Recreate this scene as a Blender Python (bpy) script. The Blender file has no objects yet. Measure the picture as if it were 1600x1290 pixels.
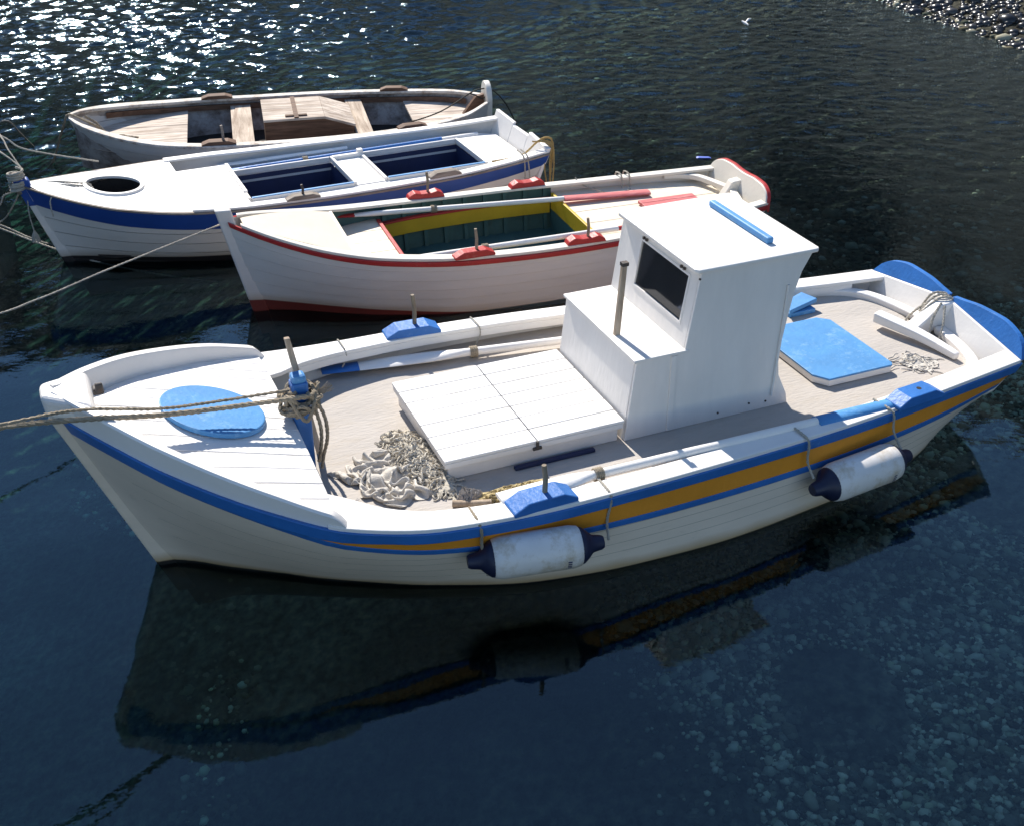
import bpy, bmesh, math, random
import numpy as np
from mathutils import Vector, Matrix, noise
random.seed(7); rng = np.random.default_rng(7)
R = math.radians
sc = bpy.context.scene
C = sc.collection

# ------------------------------------------------------------------ camera, sky, sun, exposure
cam = bpy.data.cameras.new('camera'); camo = bpy.data.objects.new('camera', cam); C.objects.link(camo)
camo.location = (0, 0, 3.85); camo.rotation_euler = (R(90 - 30.1), 0, 0)
cam.sensor_fit = 'HORIZONTAL'; cam.sensor_width = 36.0; cam.lens = 36.0 * 1850 / 1600
cam.shift_y = -45.0 / 1600; cam.clip_start = .05; cam.clip_end = 2000
sc.camera = camo
SUN_EL, SUN_AZ = R(42), R(-22)          # azimuth measured from +Y, negative to the left
w = bpy.data.worlds.new('World'); sc.world = w; w.use_nodes = True
nt = w.node_tree; bg = nt.nodes['Background']
sky = nt.nodes.new('ShaderNodeTexSky'); sky.sky_type = 'NISHITA'; sky.sun_disc = False
sky.sun_elevation = SUN_EL; sky.sun_rotation = SUN_AZ; sky.altitude = 0; sky.air_density = 1.0; sky.dust_density = 0.0; sky.ozone_density = 3.0
nt.links.new(sky.outputs[0], bg.inputs[0]); bg.inputs[1].default_value = .12
sun = bpy.data.lights.new('sun', 'SUN'); suno = bpy.data.objects.new('sun', sun); C.objects.link(suno)
sun.energy = 5.0; sun.angle = R(.53); sun.color = (1, .95, .87)
sd = Vector((math.sin(SUN_AZ) * math.cos(SUN_EL), math.cos(SUN_AZ) * math.cos(SUN_EL), math.sin(SUN_EL)))
suno.rotation_euler = (-sd).to_track_quat('-Z', 'Y').to_euler(); suno.location = sd * 40
sc.view_settings.view_transform = 'Standard'; sc.view_settings.look = 'None'
sc.view_settings.exposure = 0.6; sc.view_settings.gamma = 1.0
sc.render.engine = 'CYCLES'
cy = sc.cycles; cy.use_denoising = True; cy.max_bounces = 8; cy.transparent_max_bounces = 12
cy.sample_clamp_indirect = 6; cy.caustics_reflective = False; cy.caustics_refractive = False
try: cy.denoiser = 'OPENIMAGEDENOISE'
except Exception: pass

# ------------------------------------------------------------------ materials
MATS = {}
def nodes(name):
    m = bpy.data.materials.new(name); m.use_nodes = True; t = m.node_tree
    return m, t, t.nodes['Principled BSDF'], t.nodes.new, t.links.new
def ramp(N, stops):
    r = N('ShaderNodeValToRGB'); e = r.color_ramp.elements
    while len(e) < len(stops): e.new(.5)
    for k, (p, c) in enumerate(stops): e[k].position = p; e[k].color = (*c, 1) if len(c) == 3 else c
    return r
def mul(c, f): return tuple(min(1, a * f) for a in c)
def paint(name, rgb, rough=.5, var=.1, dirt=None, amount=.25, dscale=5, bump=.15, bscale=60, stretch=(1, 1, 1), waterline=None, spec=.4):
    m, t, b, N, L = nodes(name)
    tc = N('ShaderNodeTexCoord'); mp = N('ShaderNodeMapping'); mp.inputs['Scale'].default_value = stretch
    L(tc.outputs['Object'], mp.inputs[0])
    n1 = N('ShaderNodeTexNoise'); n1.inputs['Scale'].default_value = 3.5; n1.inputs['Detail'].default_value = 6; n1.inputs['Roughness'].default_value = .65
    L(mp.outputs[0], n1.inputs[0])
    r1 = ramp(N, [(.3, mul(rgb, 1 - var)), (.7, mul(rgb, 1 + var * .5))]); L(n1.outputs[0], r1.inputs[0])
    col = r1.outputs[0]
    if dirt:
        n2 = N('ShaderNodeTexNoise'); n2.inputs['Scale'].default_value = dscale; n2.inputs['Detail'].default_value = 9; n2.inputs['Roughness'].default_value = .75
        L(mp.outputs[0], n2.inputs[0])
        r2 = ramp(N, [(1 - amount - .12, (0, 0, 0)), (1 - amount + .12, (1, 1, 1))]); L(n2.outputs[0], r2.inputs[0])
        mx = N('ShaderNodeMixRGB'); L(r2.outputs[0], mx.inputs[0]); L(col, mx.inputs[1]); mx.inputs[2].default_value = (*dirt, 1); col = mx.outputs[0]
    if waterline:                                        # weed and rust line along the water, bottom paint below it
        zc, bottom, stain = waterline[:3]; zs = waterline[3] if len(waterline) > 3 else 0
        sp = N('ShaderNodeSeparateXYZ'); L(tc.outputs['Object'], sp.inputs[0])
        zz = N('ShaderNodeMath'); zz.operation = 'MULTIPLY_ADD'; L(sp.outputs[0], zz.inputs[0]); zz.inputs[1].default_value = zs; L(sp.outputs[2], zz.inputs[2])
        n3 = N('ShaderNodeTexNoise'); n3.inputs['Scale'].default_value = 4; n3.inputs['Detail'].default_value = 5; L(tc.outputs['Object'], n3.inputs[0])
        ma = N('ShaderNodeMath'); ma.operation = 'MULTIPLY_ADD'; L(n3.outputs[0], ma.inputs[0]); ma.inputs[1].default_value = -.035; L(zz.outputs[0], ma.inputs[2])
        r3 = ramp(N, [(0, (1, 1, 1)), (1, (0, 0, 0))]); mr = N('ShaderNodeMapRange'); L(ma.outputs[0], mr.inputs[0])
        mr.inputs[1].default_value = zc - .01; mr.inputs[2].default_value = zc + .05; L(mr.outputs[0], r3.inputs[0])
        mx = N('ShaderNodeMixRGB'); sfac = N('ShaderNodeMath'); sfac.operation = 'MULTIPLY'; L(r3.outputs[0], sfac.inputs[0]); sfac.inputs[1].default_value = .75
        L(sfac.outputs[0], mx.inputs[0]); L(col, mx.inputs[1]); mx.inputs[2].default_value = (*stain, 1); col = mx.outputs[0]
        mr2 = N('ShaderNodeMapRange'); L(zz.outputs[0], mr2.inputs[0]); mr2.inputs[1].default_value = zc + .004; mr2.inputs[2].default_value = zc - .004
        mx2 = N('ShaderNodeMixRGB'); L(mr2.outputs[0], mx2.inputs[0]); L(col, mx2.inputs[1]); mx2.inputs[2].default_value = (*bottom, 1); col = mx2.outputs[0]
    L(col, b.inputs['Base Color']); b.inputs['Roughness'].default_value = rough
    b.inputs['Specular IOR Level'].default_value = spec
    nb = N('ShaderNodeTexNoise'); nb.inputs['Scale'].default_value = bscale; nb.inputs['Detail'].default_value = 5; L(mp.outputs[0], nb.inputs[0])
    bp = N('ShaderNodeBump'); bp.inputs['Strength'].default_value = bump; bp.inputs['Distance'].default_value = .01
    L(nb.outputs[0], bp.inputs['Height']); L(bp.outputs[0], b.inputs['Normal'])
    MATS[name] = m; return m
def wood(name, dark, light, rough=.75, axis=0, scale=1.0, bump=.5, spec=.25):
    st = [14 * scale] * 3; st[axis] = 1.2 * scale
    m, t, b, N, L = nodes(name)
    tc = N('ShaderNodeTexCoord'); mp = N('ShaderNodeMapping'); mp.inputs['Scale'].default_value = st; L(tc.outputs['Object'], mp.inputs[0])
    n1 = N('ShaderNodeTexNoise'); n1.inputs['Scale'].default_value = 2; n1.inputs['Detail'].default_value = 8; n1.inputs['Roughness'].default_value = .7; L(mp.outputs[0], n1.inputs[0])
    r1 = ramp(N, [(.32, dark), (.66, light)]); L(n1.outputs[0], r1.inputs[0])
    n2 = N('ShaderNodeTexNoise'); n2.inputs['Scale'].default_value = 3; n2.inputs['Detail'].default_value = 4; L(tc.outputs['Object'], n2.inputs[0])
    mx = N('ShaderNodeMixRGB'); mx.blend_type = 'MULTIPLY'; mx.inputs[0].default_value = .5; L(r1.outputs[0], mx.inputs[1])
    r2 = ramp(N, [(.35, (.55, .52, .5)), (.6, (1, 1, 1))]); L(n2.outputs[0], r2.inputs[0]); L(r2.outputs[0], mx.inputs[2])
    L(mx.outputs[0], b.inputs['Base Color']); b.inputs['Roughness'].default_value = rough; b.inputs['Specular IOR Level'].default_value = spec
    bp = N('ShaderNodeBump'); bp.inputs['Strength'].default_value = bump; bp.inputs['Distance'].default_value = .006
    L(n1.outputs[0], bp.inputs['Height']); L(bp.outputs[0], b.inputs['Normal'])
    MATS[name] = m; return m

paint('white', (.83, .79, .74), .42, .05, (.52, .47, .40), .22, 7, .12, 40, (1, 1, 1))
paint('white_deck', (.82, .79, .75), .5, .09, (.50, .45, .39), .32, 9, .2, 30, (.35, 1, 1))
paint('white_cabin', (.83, .785, .735), .42, .06, (.52, .47, .40), .22, 5, .22, 14, (2.2, 2.2, .55))
paint('cap_white', (.83, .79, .74), .45, .06, (.50, .45, .38), .25, 8, .15, 50)
paint('main_hull', (.78, .66, .53), .4, .08, (.46, .40, .30), .26, 3, .12, 14, (.5, 1, 1.6), (.006, (.02, .018, .016), (.40, .25, .09), .012))
paint('blue', (.03, .155, .46), .45, .22, (.20, .34, .60), .27, 8, .3, 40)
paint('light_blue', (.075, .27, .56), .55, .2, (.26, .46, .66), .34, 8, .25, 30)
paint('deep_blue', (.018, .065, .27), .4, .12, (.06, .16, .42), .22, 8, .12, 40)
paint('orange', (.78, .30, .03), .42, .12, (.30, .14, .03), .25, 8, .12, 40)
paint('floor_sand', (.47, .425, .38), .85, .16, (.38, .33, .27), .38, 7, .45, 45, (.45, 1.3, 1))
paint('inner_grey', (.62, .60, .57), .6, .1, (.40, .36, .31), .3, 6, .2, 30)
paint('cream', (.74, .64, .50), .5, .08, (.50, .40, .28), .24, 8, .15, 35)
paint('cream_white', (.72, .67, .58), .5, .08, (.45, .38, .28), .26, 8, .15, 35)
paint('red', (.44, .032, .03), .42, .16, (.55, .24, .20), .27, 10, .2, 40)
paint('faded_red', (.56, .13, .13), .55, .14, (.66, .36, .32), .36, 12, .3, 40, (.3, 2, 1))
paint('yellow', (.58, .38, .02), .5, .14, (.30, .20, .04), .25, 7, .2, 40)
paint('green_inside', (.055, .13, .125), .6, .2, (.03, .06, .06), .35, 6, .2, 30)
paint('b3_hull', (.70, .65, .60), .45, .07, (.48, .44, .38), .22, 4, .2, 18, (.4, 1, 2.2), (.004, (.16, .03, .022), (.46, .36, .26), .062))
paint('b2_hull', (.72, .68, .63), .45, .06, (.48, .44, .38), .22, 4, .2, 18, (.4, 1, 2.2), (.055, (.02, .016, .016), (.35, .29, .22)))
paint('b1_hull', (.58, .57, .54), .6, .12, (.36, .32, .26), .32, 6, .3, 22, (.4, 1, 2), (.03, (.05, .035, .03), (.35, .30, .22)))
paint('navy_inside', (.012, .022, .075), .6, .2, (.02, .03, .05), .3, 5, .2, 30)
paint('dark_inside', (.03, .024, .02), .85, .3, (.06, .045, .035), .3, 5, .3, 30)
paint('seam', (.10, .09, .08), .9, .2)
paint('quay_stone', (.30, .28, .25), .9, .25, (.14, .13, .11), .4, 3, .8, 20)
paint('seam_paint', (.44, .39, .31), .6, .2)
paint('navy_rubber', (.012, .016, .045), .45, .2, (.05, .05, .07), .25, 9, .15, 50)
paint('fender_white', (.76, .72, .67), .4, .1, (.42, .31, .16), .40, 6, .06, 20, (1, 1, 1))
paint('ink', (.02, .03, .10), .5)
paint('cloth', (.60, .555, .49), .95, .14, (.38, .33, .27), .32, 9, .5, 180, spec=.1)
paint('fibre', (.62, .56, .46), .95, .25, (.30, .25, .18), .36, 14, .5, 120, spec=.1)
paint('mat_yellow', (.50, .40, .21), .95, .2, (.34, .26, .14), .35, 18, .8, 90, spec=.1)
paint('sponge', (.50, .47, .44), .98, .2, (.3, .28, .26), .4, 30, .9, 120, spec=.1)
paint('rope', (.36, .30, .22), .9, .25, (.20, .16, .11), .35, 25, .6, 200, spec=.15)
paint('rope_pale', (.46, .42, .35), .9, .22, (.28, .24, .19), .35, 25, .6, 200, spec=.15)
paint('rope_yellow', (.48, .33, .13), .9, .22, (.28, .2, .1), .35, 25, .6, 200, spec=.15)
paint('rope_dark', (.045, .04, .03), .8, .3, (.02, .025, .015), .35, 25, .6, 200, spec=.3)
paint('iron', (.06, .05, .045), .6, .3, (.16, .08, .04), .35, 30, .3, 100)
paint('sky_scrap', (.10, .16, .55), .5)
paint('b1_cap', (.66, .61, .54), .7, .12, (.22, .14, .09), .42, 9, .5, 40)
paint('b1_inside', (.44, .41, .38), .8, .2, (.09, .06, .045), .45, 5, .4, 30)
wood('grey_wood', (.16, .125, .10), (.42, .36, .30))
wood('weathered', (.32, .23, .17), (.78, .69, .59), .85)
wood('weathered_across', (.30, .22, .16), (.66, .55, .44), .85, 1)
wood('brown_wood', (.075, .04, .024), (.22, .125, .08), .7)
wood('pin_wood', (.15, .12, .085), (.36, .30, .22), .7, 2)
wood('pole_wood', (.30, .22, .15), (.55, .44, .33), .8, 2)

def glass_mat():
    m, t, b, N, L = nodes('dark_glass')
    b.inputs['Base Color'].default_value = (.012, .015, .02, 1); b.inputs['Roughness'].default_value = .06
    b.inputs['Alpha'].default_value = .82
    MATS['dark_glass'] = m
glass_mat()

# ------------------------------------------------------------------ mesh helpers
class MB:
    def __init__(s): s.v = []; s.f = []
    def add(s, vs, fs):
        o = len(s.v); s.v += [tuple(map(float, p)) for p in vs]; s.f += [[i + o for i in f] for f in fs]; return s
    def box(s, c, size, rot=None):
        x, y, z = (a / 2 for a in size); P = [Vector((i * x, j * y, k * z)) for k in (-1, 1) for j in (-1, 1) for i in (-1, 1)]
        if rot is not None: P = [rot @ p for p in P]
        return s.add([p + Vector(c) for p in P], [(0, 2, 3, 1), (4, 5, 7, 6), (0, 1, 5, 4), (2, 6, 7, 3), (0, 4, 6, 2), (1, 3, 7, 5)])
    def sweep(s, secs, closed=True, caps=True, loop=False):
        n = len(secs[0]); vs = [p for q in secs for p in q]; fs = []
        m = len(secs)
        for i in range(m if loop else m - 1):
            i2 = (i + 1) % m
            for j in range(n if closed else n - 1):
                k = (j + 1) % n; fs.append((i * n + j, i * n + k, i2 * n + k, i2 * n + j))
        if caps and closed and not loop: fs += [tuple(range(n))[::-1], tuple((m - 1) * n + j for j in range(n))]
        return s.add(vs, fs)
    def tube(s, path, r, n=8, caps=True):
        P = [Vector(p) for p in path]; m = len(P); rr = r if hasattr(r, '__len__') else [r] * m
        t0 = (P[1] - P[0]).normalized(); a = Vector((0, 0, 1)) if abs(t0.z) < .9 else Vector((1, 0, 0))
        u = t0.cross(a).normalized(); secs = []
        for i in range(m):
            t = (P[min(i + 1, m - 1)] - P[max(i - 1, 0)]).normalized()
            u = (u - t * u.dot(t)).normalized(); v = t.cross(u)
            secs.append([P[i] + (u * math.cos(2 * math.pi * j / n) + v * math.sin(2 * math.pi * j / n)) * rr[i] for j in range(n)])
        return s.sweep(secs, True, caps)
    def prism(s, poly, o, ax, ay, az):          # poly in the (ax, ay) plane, extruded along az
        o, ax, ay, az = map(Vector, (o, ax, ay, az)); a = [o + ax * p[0] + ay * p[1] for p in poly]; b = [p + az for p in a]
        return s.sweep([a, b])
    def build(s, name, mat, parent=None, off=(0, 0, 0), smooth=None, bevel=0, seg=2):
        me = bpy.data.meshes.new(name); o_ = Vector(off)
        me.from_pydata([Vector(p) - o_ for p in s.v], [], s.f)
        bm = bmesh.new(); bm.from_mesh(me); bmesh.ops.recalc_face_normals(bm, faces=bm.faces); bm.to_mesh(me); bm.free()
        me.materials.append(MATS[mat])
        if smooth is not None:
            me.shade_smooth(); me.set_sharp_from_angle(angle=R(smooth))
        o = bpy.data.objects.new(name, me); C.objects.link(o)
        if parent is not None: o.parent = parent
        if bevel:
            b = o.modifiers.new('bevel', 'BEVEL'); b.width = bevel; b.segments = seg; b.limit_method = 'ANGLE'; b.angle_limit = R(35)
        return o
def tag(o, label=None, cat=None, group=None, kind=None):
    for k, v in (('label', label), ('category', cat), ('group', group), ('kind', kind)):
        if v: o[k] = v
    return o
class Frame:                                    # a boat's own axes: x aft, y to its far side, z up from the water
    def __init__(s, X, Y, th): s.X, s.Y, s.th = X, Y, th; s.c, s.s = math.cos(th), math.sin(th)
    def w(s, p): return Vector((s.X + p[0] * s.c - p[1] * s.s, s.Y + p[0] * s.s + p[1] * s.c, p[2]))
    def empty(s, name, p=(0, 0, 0)):
        e = bpy.data.objects.new(name, None); C.objects.link(e); e.location = s.w(p); e.rotation_euler = (0, 0, s.th); e.empty_display_size = .1; return e
    def place(s, o, p): o.location = s.w(p); o.rotation_euler = (0, 0, s.th); return o
def solo(fr, mb, name, mat, label, cat, group=None, **kw):      # a one-mesh thing lying in or on a boat
    a = np.array(mb.v); p = (float(a[:, 0].mean()), float(a[:, 1].mean()), float(a[:, 2].min()))
    o = mb.build(name, mat, None, p, **kw); fr.place(o, p); return tag(o, label, cat, group)
def pchip(xs, ys):
    xs = np.array(xs, float); ys = np.array(ys, float); h = np.diff(xs); d = np.diff(ys) / h; m = np.zeros(len(xs))
    for i in range(1, len(xs) - 1):
        if d[i - 1] * d[i] > 0:
            w1, w2 = 2 * h[i] + h[i - 1], h[i] + 2 * h[i - 1]; m[i] = (w1 + w2) / (w1 / d[i - 1] + w2 / d[i])
    m[0], m[-1] = d[0], d[-1]
    def f(x):
        x = min(max(x, xs[0]), xs[-1]); i = int(min(max(np.searchsorted(xs, x) - 1, 0), len(h) - 1)); t = (x - xs[i]) / h[i]
        return float((2*t**3-3*t*t+1)*ys[i] + (t**3-2*t*t+t)*h[i]*m[i] + (-2*t**3+3*t*t)*ys[i+1] + (t**3-t*t)*h[i]*m[i+1])
    return f
def lin(a, b, n): return [a + (b - a) * i / (n - 1) for i in range(n)]
def smooth_path(pts, step=.02):
    P = [Vector(p) for p in pts]; out = []
    for i in range(len(P) - 1):
        p0, p1, p2, p3 = P[max(i - 1, 0)], P[i], P[i + 1], P[min(i + 2, len(P) - 1)]
        n = max(2, int((p2 - p1).length / step))
        for k in range(n):
            t = k / n; out.append(.5 * ((2 * p1) + (p2 - p0) * t + (2 * p0 - 5 * p1 + 4 * p2 - p3) * t * t + (3 * p1 - p0 - 3 * p2 + p3) * t ** 3))
    out.append(P[-1]); return out
def rope(mb, pts, r, twist=True, step=.02, n=5):
    P = smooth_path(pts, step)
    if not twist: return mb.tube(P, r, 6)
    u = None; strands = [[], [], []]; s = 0
    for i, p in enumerate(P):
        t = (P[min(i + 1, len(P) - 1)] - P[max(i - 1, 0)]).normalized()
        if u is None: u = t.cross(Vector((.3, .2, 1))).normalized()
        u = (u - t * u.dot(t)).normalized(); v = t.cross(u)
        if i: s += (P[i] - P[i - 1]).length
        for k in range(3):
            a = s / (r * 8) * 2 * math.pi + k * 2.094
            strands[k].append(p + (u * math.cos(a) + v * math.sin(a)) * r * .44)
    for q in strands: mb.tube(q, r * .60, n)
    return mb

class Hull:
    def __init__(s, T, zr, br, bw, rk, zk=-.32, pw=1.5):
        s.t0, s.t1 = T[0], T[-1]; s.zr, s.br, s.bw, s.rk = (pchip(T, a) for a in (zr, br, bw, rk)); s.zk = zk; s.pw = pw
    def hb(s, t, z):
        zr, br, bw = s.zr(t), s.br(t), s.bw(t)
        if z >= 0: return bw + (br - bw) * (1 - (1 - min(z / zr, 1)) ** s.pw) if z <= zr else br
        return max(.015, bw * math.sqrt(max(0, 1 - (z / s.zk) ** 2)))
    def x(s, t, z): return t + s.rk(t) * (s.zr(t) - z)
    def p(s, t, z, side, off=0): return (s.x(t, z), side * (s.hb(t, z) + off), z)
    def ts(s, a=None, b=None, n=48): return lin(s.t0 if a is None else a, s.t1 if b is None else b, n)
    def skin(s, side, n=60, off=0, zlo=None, zhi=None, rows=16, a=None, b=None):
        secs = []
        for t in s.ts(a, b, n):
            lo = s.zk if zlo is None else zlo(t); hi = s.zr(t) if zhi is None else zhi(t)
            secs.append([s.p(t, z, side, off) for z in lin(lo, hi, rows)])
        return secs
    def band(s, mb, side, a, b, ztop, zbot, out=.008, inn=.004, n=48, rows=3):     # a strake proud of the hull
        secs = []
        for t in s.ts(a, b, n):
            zs = lin(zbot(t), ztop(t), rows)
            secs.append([s.p(t, z, side, out) for z in zs] + [s.p(t, z, side, -inn) for z in zs[::-1]])
        mb.sweep(secs)
    def cap(s, mb, side, a, b, width, over=.012, dz=0, th=.028, n=48):
        secs = []
        for t in s.ts(a, b, n):
            z = s.zr(t) + dz; o = s.br(t) + over; i = s.br(t) - width(t)
            secs.append([(t, side * o, z), (t, side * i, z), (t, side * i, z - th), (t, side * o, z - th)])
        mb.sweep(secs)
    def plank(s, mb, b0, b1, a, b, wf, zf, th=.02, n=40):
        secs = []
        for t in s.ts(a, b, n):
            wd = wf(t); lo, hi = max(b0, -wd), min(b1, wd)
            if hi - lo < .004:
                if secs: break
                continue
            secs.append([(t, lo, zf(t, lo)), (t, hi, zf(t, hi)), (t, hi, zf(t, hi) - th), (t, lo, zf(t, lo) - th)])
        if len(secs) > 1: mb.sweep(secs)
        return len(secs) > 1

# ------------------------------------------------------------------ setting: sea, sea bed, beach, cliff
SHORE = [(40, -30), (9.5, 7), (6.50, 15.15), (5.46, 17.9), (3.4, 23.5), (-3, 31), (-12, 36), (-30, 37), (-60, 28)]
def shore_dist(x, y):                           # positive over water
    x = np.asarray(x, float); y = np.asarray(y, float); best = np.full(x.shape, 1e9); sg = np.ones(x.shape)
    for (x0, y0), (x1, y1) in zip(SHORE[:-1], SHORE[1:]):
        dx, dy = x1 - x0, y1 - y0; t = np.clip(((x - x0) * dx + (y - y0) * dy) / (dx * dx + dy * dy), 0, 1)
        d = np.hypot(x - x0 - t * dx, y - y0 - t * dy); side = dx * (y - y0) - dy * (x - x0)
        c = d < best; best = np.where(c, d, best); sg = np.where(c, np.sign(side), sg)
    return best * sg
def bed_z(x, y):
    d = shore_dist(x, y)
    z = -np.interp(d, [-6, 0, 2, 5, 8.5, 10, 12, 14, 20, 60], [-1.5, 0, .30, .62, .85, 1.2, 2.0, 2.5, 3, 4])
    return z + .05 * np.sin(x * 1.3 + y * .7) * np.sin(y * 1.1 - x * .4) * (d > 2)
def grid_mesh(name, xs, ys, zf, mat, keep=None):
    X, Y = np.meshgrid(xs, ys); Z = zf(X, Y); nx, ny = len(xs), len(ys)
    V = np.stack([X, Y, Z], -1).reshape(-1, 3); i = np.arange(nx * ny).reshape(ny, nx)
    F = np.stack([i[:-1, :-1], i[:-1, 1:], i[1:, 1:], i[1:, :-1]], -1).reshape(-1, 4)
    if keep is not None:
        k = keep(X, Y).reshape(-1); F = F[k[F].any(1)]
    me = bpy.data.meshes.new(name); me.from_pydata(V.tolist(), [], F.tolist()); me.materials.append(mat); me.shade_smooth()
    o = bpy.data.objects.new(name, me); C.objects.link(o); return o

def bed_mat():
    m, t, b, N, L = nodes('bed'); g = N('ShaderNodeNewGeometry')
    v = N('ShaderNodeTexNoise'); v.inputs['Scale'].default_value = 16; v.inputs['Detail'].default_value = 4; L(g.outputs['Position'], v.inputs[0])
    n = N('ShaderNodeTexNoise'); n.inputs['Scale'].default_value = .55; n.inputs['Detail'].default_value = 6; n.inputs['Roughness'].default_value = .65; L(g.outputs['Position'], n.inputs[0])
    r = ramp(N, [(.32, (.05, .055, .04)), (.5, (.22, .21, .15)), (.66, (.52, .49, .36))]); L(n.outputs[0], r.inputs[0])
    rr = ramp(N, [(.35, (.3, .3, .3)), (.55, (1, 1, 1)), (.7, (1.8, 1.7, 1.4))]); L(v.outputs[0], rr.inputs[0])
    mx = N('ShaderNodeMixRGB'); mx.blend_type = 'MULTIPLY'; mx.inputs[0].default_value = 1; L(r.outputs[0], mx.inputs[1]); L(rr.outputs[0], mx.inputs[2])
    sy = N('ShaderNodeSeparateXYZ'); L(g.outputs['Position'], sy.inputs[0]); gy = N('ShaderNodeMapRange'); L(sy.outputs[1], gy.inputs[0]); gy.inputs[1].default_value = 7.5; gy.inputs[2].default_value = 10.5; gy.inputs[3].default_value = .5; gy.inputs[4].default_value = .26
    vm = N('ShaderNodeVectorMath'); vm.operation = 'SCALE'; L(mx.outputs[0], vm.inputs[0]); L(gy.outputs[0], vm.inputs['Scale'])   # bed colour gets darker with distance, from the moorings on
    L(vm.outputs[0], b.inputs['Base Color']); b.inputs['Roughness'].default_value = .9; b.inputs['Specular IOR Level'].default_value = .1
    bp = N('ShaderNodeBump'); bp.inputs['Strength'].default_value = .8; bp.inputs['Distance'].default_value = .03; L(v.outputs[0], bp.inputs['Height']); L(bp.outputs[0], b.inputs['Normal'])
    return m
xs = np.concatenate([np.linspace(-60, -9, 26)[:-1], np.linspace(-9, 11, 130), np.linspace(11, 40, 15)[1:]])
ys = np.concatenate([np.linspace(-20, 1, 8)[:-1], np.linspace(1, 24, 150), np.linspace(24, 60, 24)[1:]])
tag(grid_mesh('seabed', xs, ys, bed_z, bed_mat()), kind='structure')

def cliff_mat():
    m, t, b, N, L = nodes('cliff'); g = N('ShaderNodeNewGeometry')
    n = N('ShaderNodeTexNoise'); n.inputs['Scale'].default_value = .35; n.inputs['Detail'].default_value = 9; n.inputs['Roughness'].default_value = .7; L(g.outputs['Position'], n.inputs[0])
    r = ramp(N, [(.32, (.014, .013, .010)), (.55, (.038, .034, .024)), (.72, (.08, .07, .05))]); L(n.outputs[0], r.inputs[0])
    L(r.outputs[0], b.inputs['Base Color']); b.inputs['Roughness'].default_value = .95
    return m
def cliff_z(X, Y):
    d = -shore_dist(X, Y); nz = np.vectorize(lambda x, y: noise.fractal(Vector((x * .16, y * .16, 3.1)), 1.0, 2.0, 5))(X, Y)
    return np.interp(d, [0, 2.8, 40, 90, 140], [-1, .55, 29, 62, 70]) + nz * np.clip(d - 2.5, 0, 12) * .3
tag(grid_mesh('cliff', np.linspace(-150, 120, 170), np.linspace(-20, 150, 130), cliff_z, cliff_mat(), lambda X, Y: shore_dist(X, Y) < -2.4), kind='structure')

def water_mat():
    m = bpy.data.materials.new('sea'); m.use_nodes = True; t = m.node_tree; N, L = t.nodes.new, t.links.new
    for n in list(t.nodes): t.nodes.remove(n)
    out = N('ShaderNodeOutputMaterial'); g = N('ShaderNodeNewGeometry'); sp = N('ShaderNodeSeparateXYZ'); L(g.outputs['Position'], sp.inputs[0])
    def nz(scale, detail, stretch=(1, 1, 1), rough=.5):
        mp = N('ShaderNodeMapping'); mp.inputs['Scale'].default_value = stretch; mp.inputs['Rotation'].default_value = (0, 0, R(18)); L(g.outputs['Position'], mp.inputs[0])
        n = N('ShaderNodeTexNoise'); n.inputs['Scale'].default_value = scale; n.inputs['Detail'].default_value = detail; n.inputs['Roughness'].default_value = rough; L(mp.outputs[0], n.inputs[0]); return n.outputs[0]
    def math_(op, a, b):
        k = N('ShaderNodeMath'); k.operation = op
        for i, q in enumerate((a, b)):
            if isinstance(q, (int, float)): k.inputs[i].default_value = q
            else: L(q, k.inputs[i])
        return k.outputs[0]
    # fine capillary ripples only; the waves themselves are in the mesh
    mr = N('ShaderNodeMapRange'); mr.interpolation_type = 'SMOOTHSTEP'; L(sp.outputs[1], mr.inputs[0]); mr.inputs[1].default_value = 6.5; mr.inputs[2].default_value = 14; mr.inputs[3].default_value = .05; mr.inputs[4].default_value = 1
    h = math_('MULTIPLY', math_('MULTIPLY', nz(11, 3, (1, 1.5, 1), .6), .008), mr.outputs[0])
    bp = N('ShaderNodeBump'); bp.inputs['Strength'].default_value = 1; bp.inputs['Distance'].default_value = 1; L(h, bp.inputs['Height'])
    fr = N('ShaderNodeFresnel'); fr.inputs['IOR'].default_value = 1.5; L(bp.outputs[0], fr.inputs['Normal'])
    gl = N('ShaderNodeBsdfGlossy'); gl.inputs['Color'].default_value = (.74, .92, 1, 1)
    ro = N('ShaderNodeMapRange'); ro.interpolation_type = 'SMOOTHSTEP'; L(sp.outputs[1], ro.inputs[0]); ro.inputs[1].default_value = 8.5; ro.inputs[2].default_value = 15; ro.inputs[3].default_value = .008; ro.inputs[4].default_value = .07
    L(ro.outputs[0], gl.inputs['Roughness']); L(bp.outputs[0], gl.inputs['Normal'])
    tr = N('ShaderNodeBsdfTransparent'); tr.inputs[0].default_value = (.93, .97, .97, 1)
    rf = N('ShaderNodeBsdfRefraction'); rf.inputs['IOR'].default_value = 1.33; rf.inputs['Roughness'].default_value = 0; rf.inputs['Color'].default_value = (.95, .98, .98, 1); L(bp.outputs[0], rf.inputs['Normal'])
    body = N('ShaderNodeMixShader'); body.inputs[0].default_value = .15; L(tr.outputs[0], body.inputs[1]); L(rf.outputs[0], body.inputs[2])
    mx = N('ShaderNodeMixShader'); L(fr.outputs[0], mx.inputs[0]); L(body.outputs[0], mx.inputs[1]); L(gl.outputs[0], mx.inputs[2]); L(mx.outputs[0], out.inputs[0])
    va = N('ShaderNodeVolumeAbsorption'); va.inputs[0].default_value = (.0, .72, .68, 1); va.inputs[1].default_value = .22; L(va.outputs[0], out.inputs[1])
    MATS['sea'] = m
water_mat()
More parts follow.
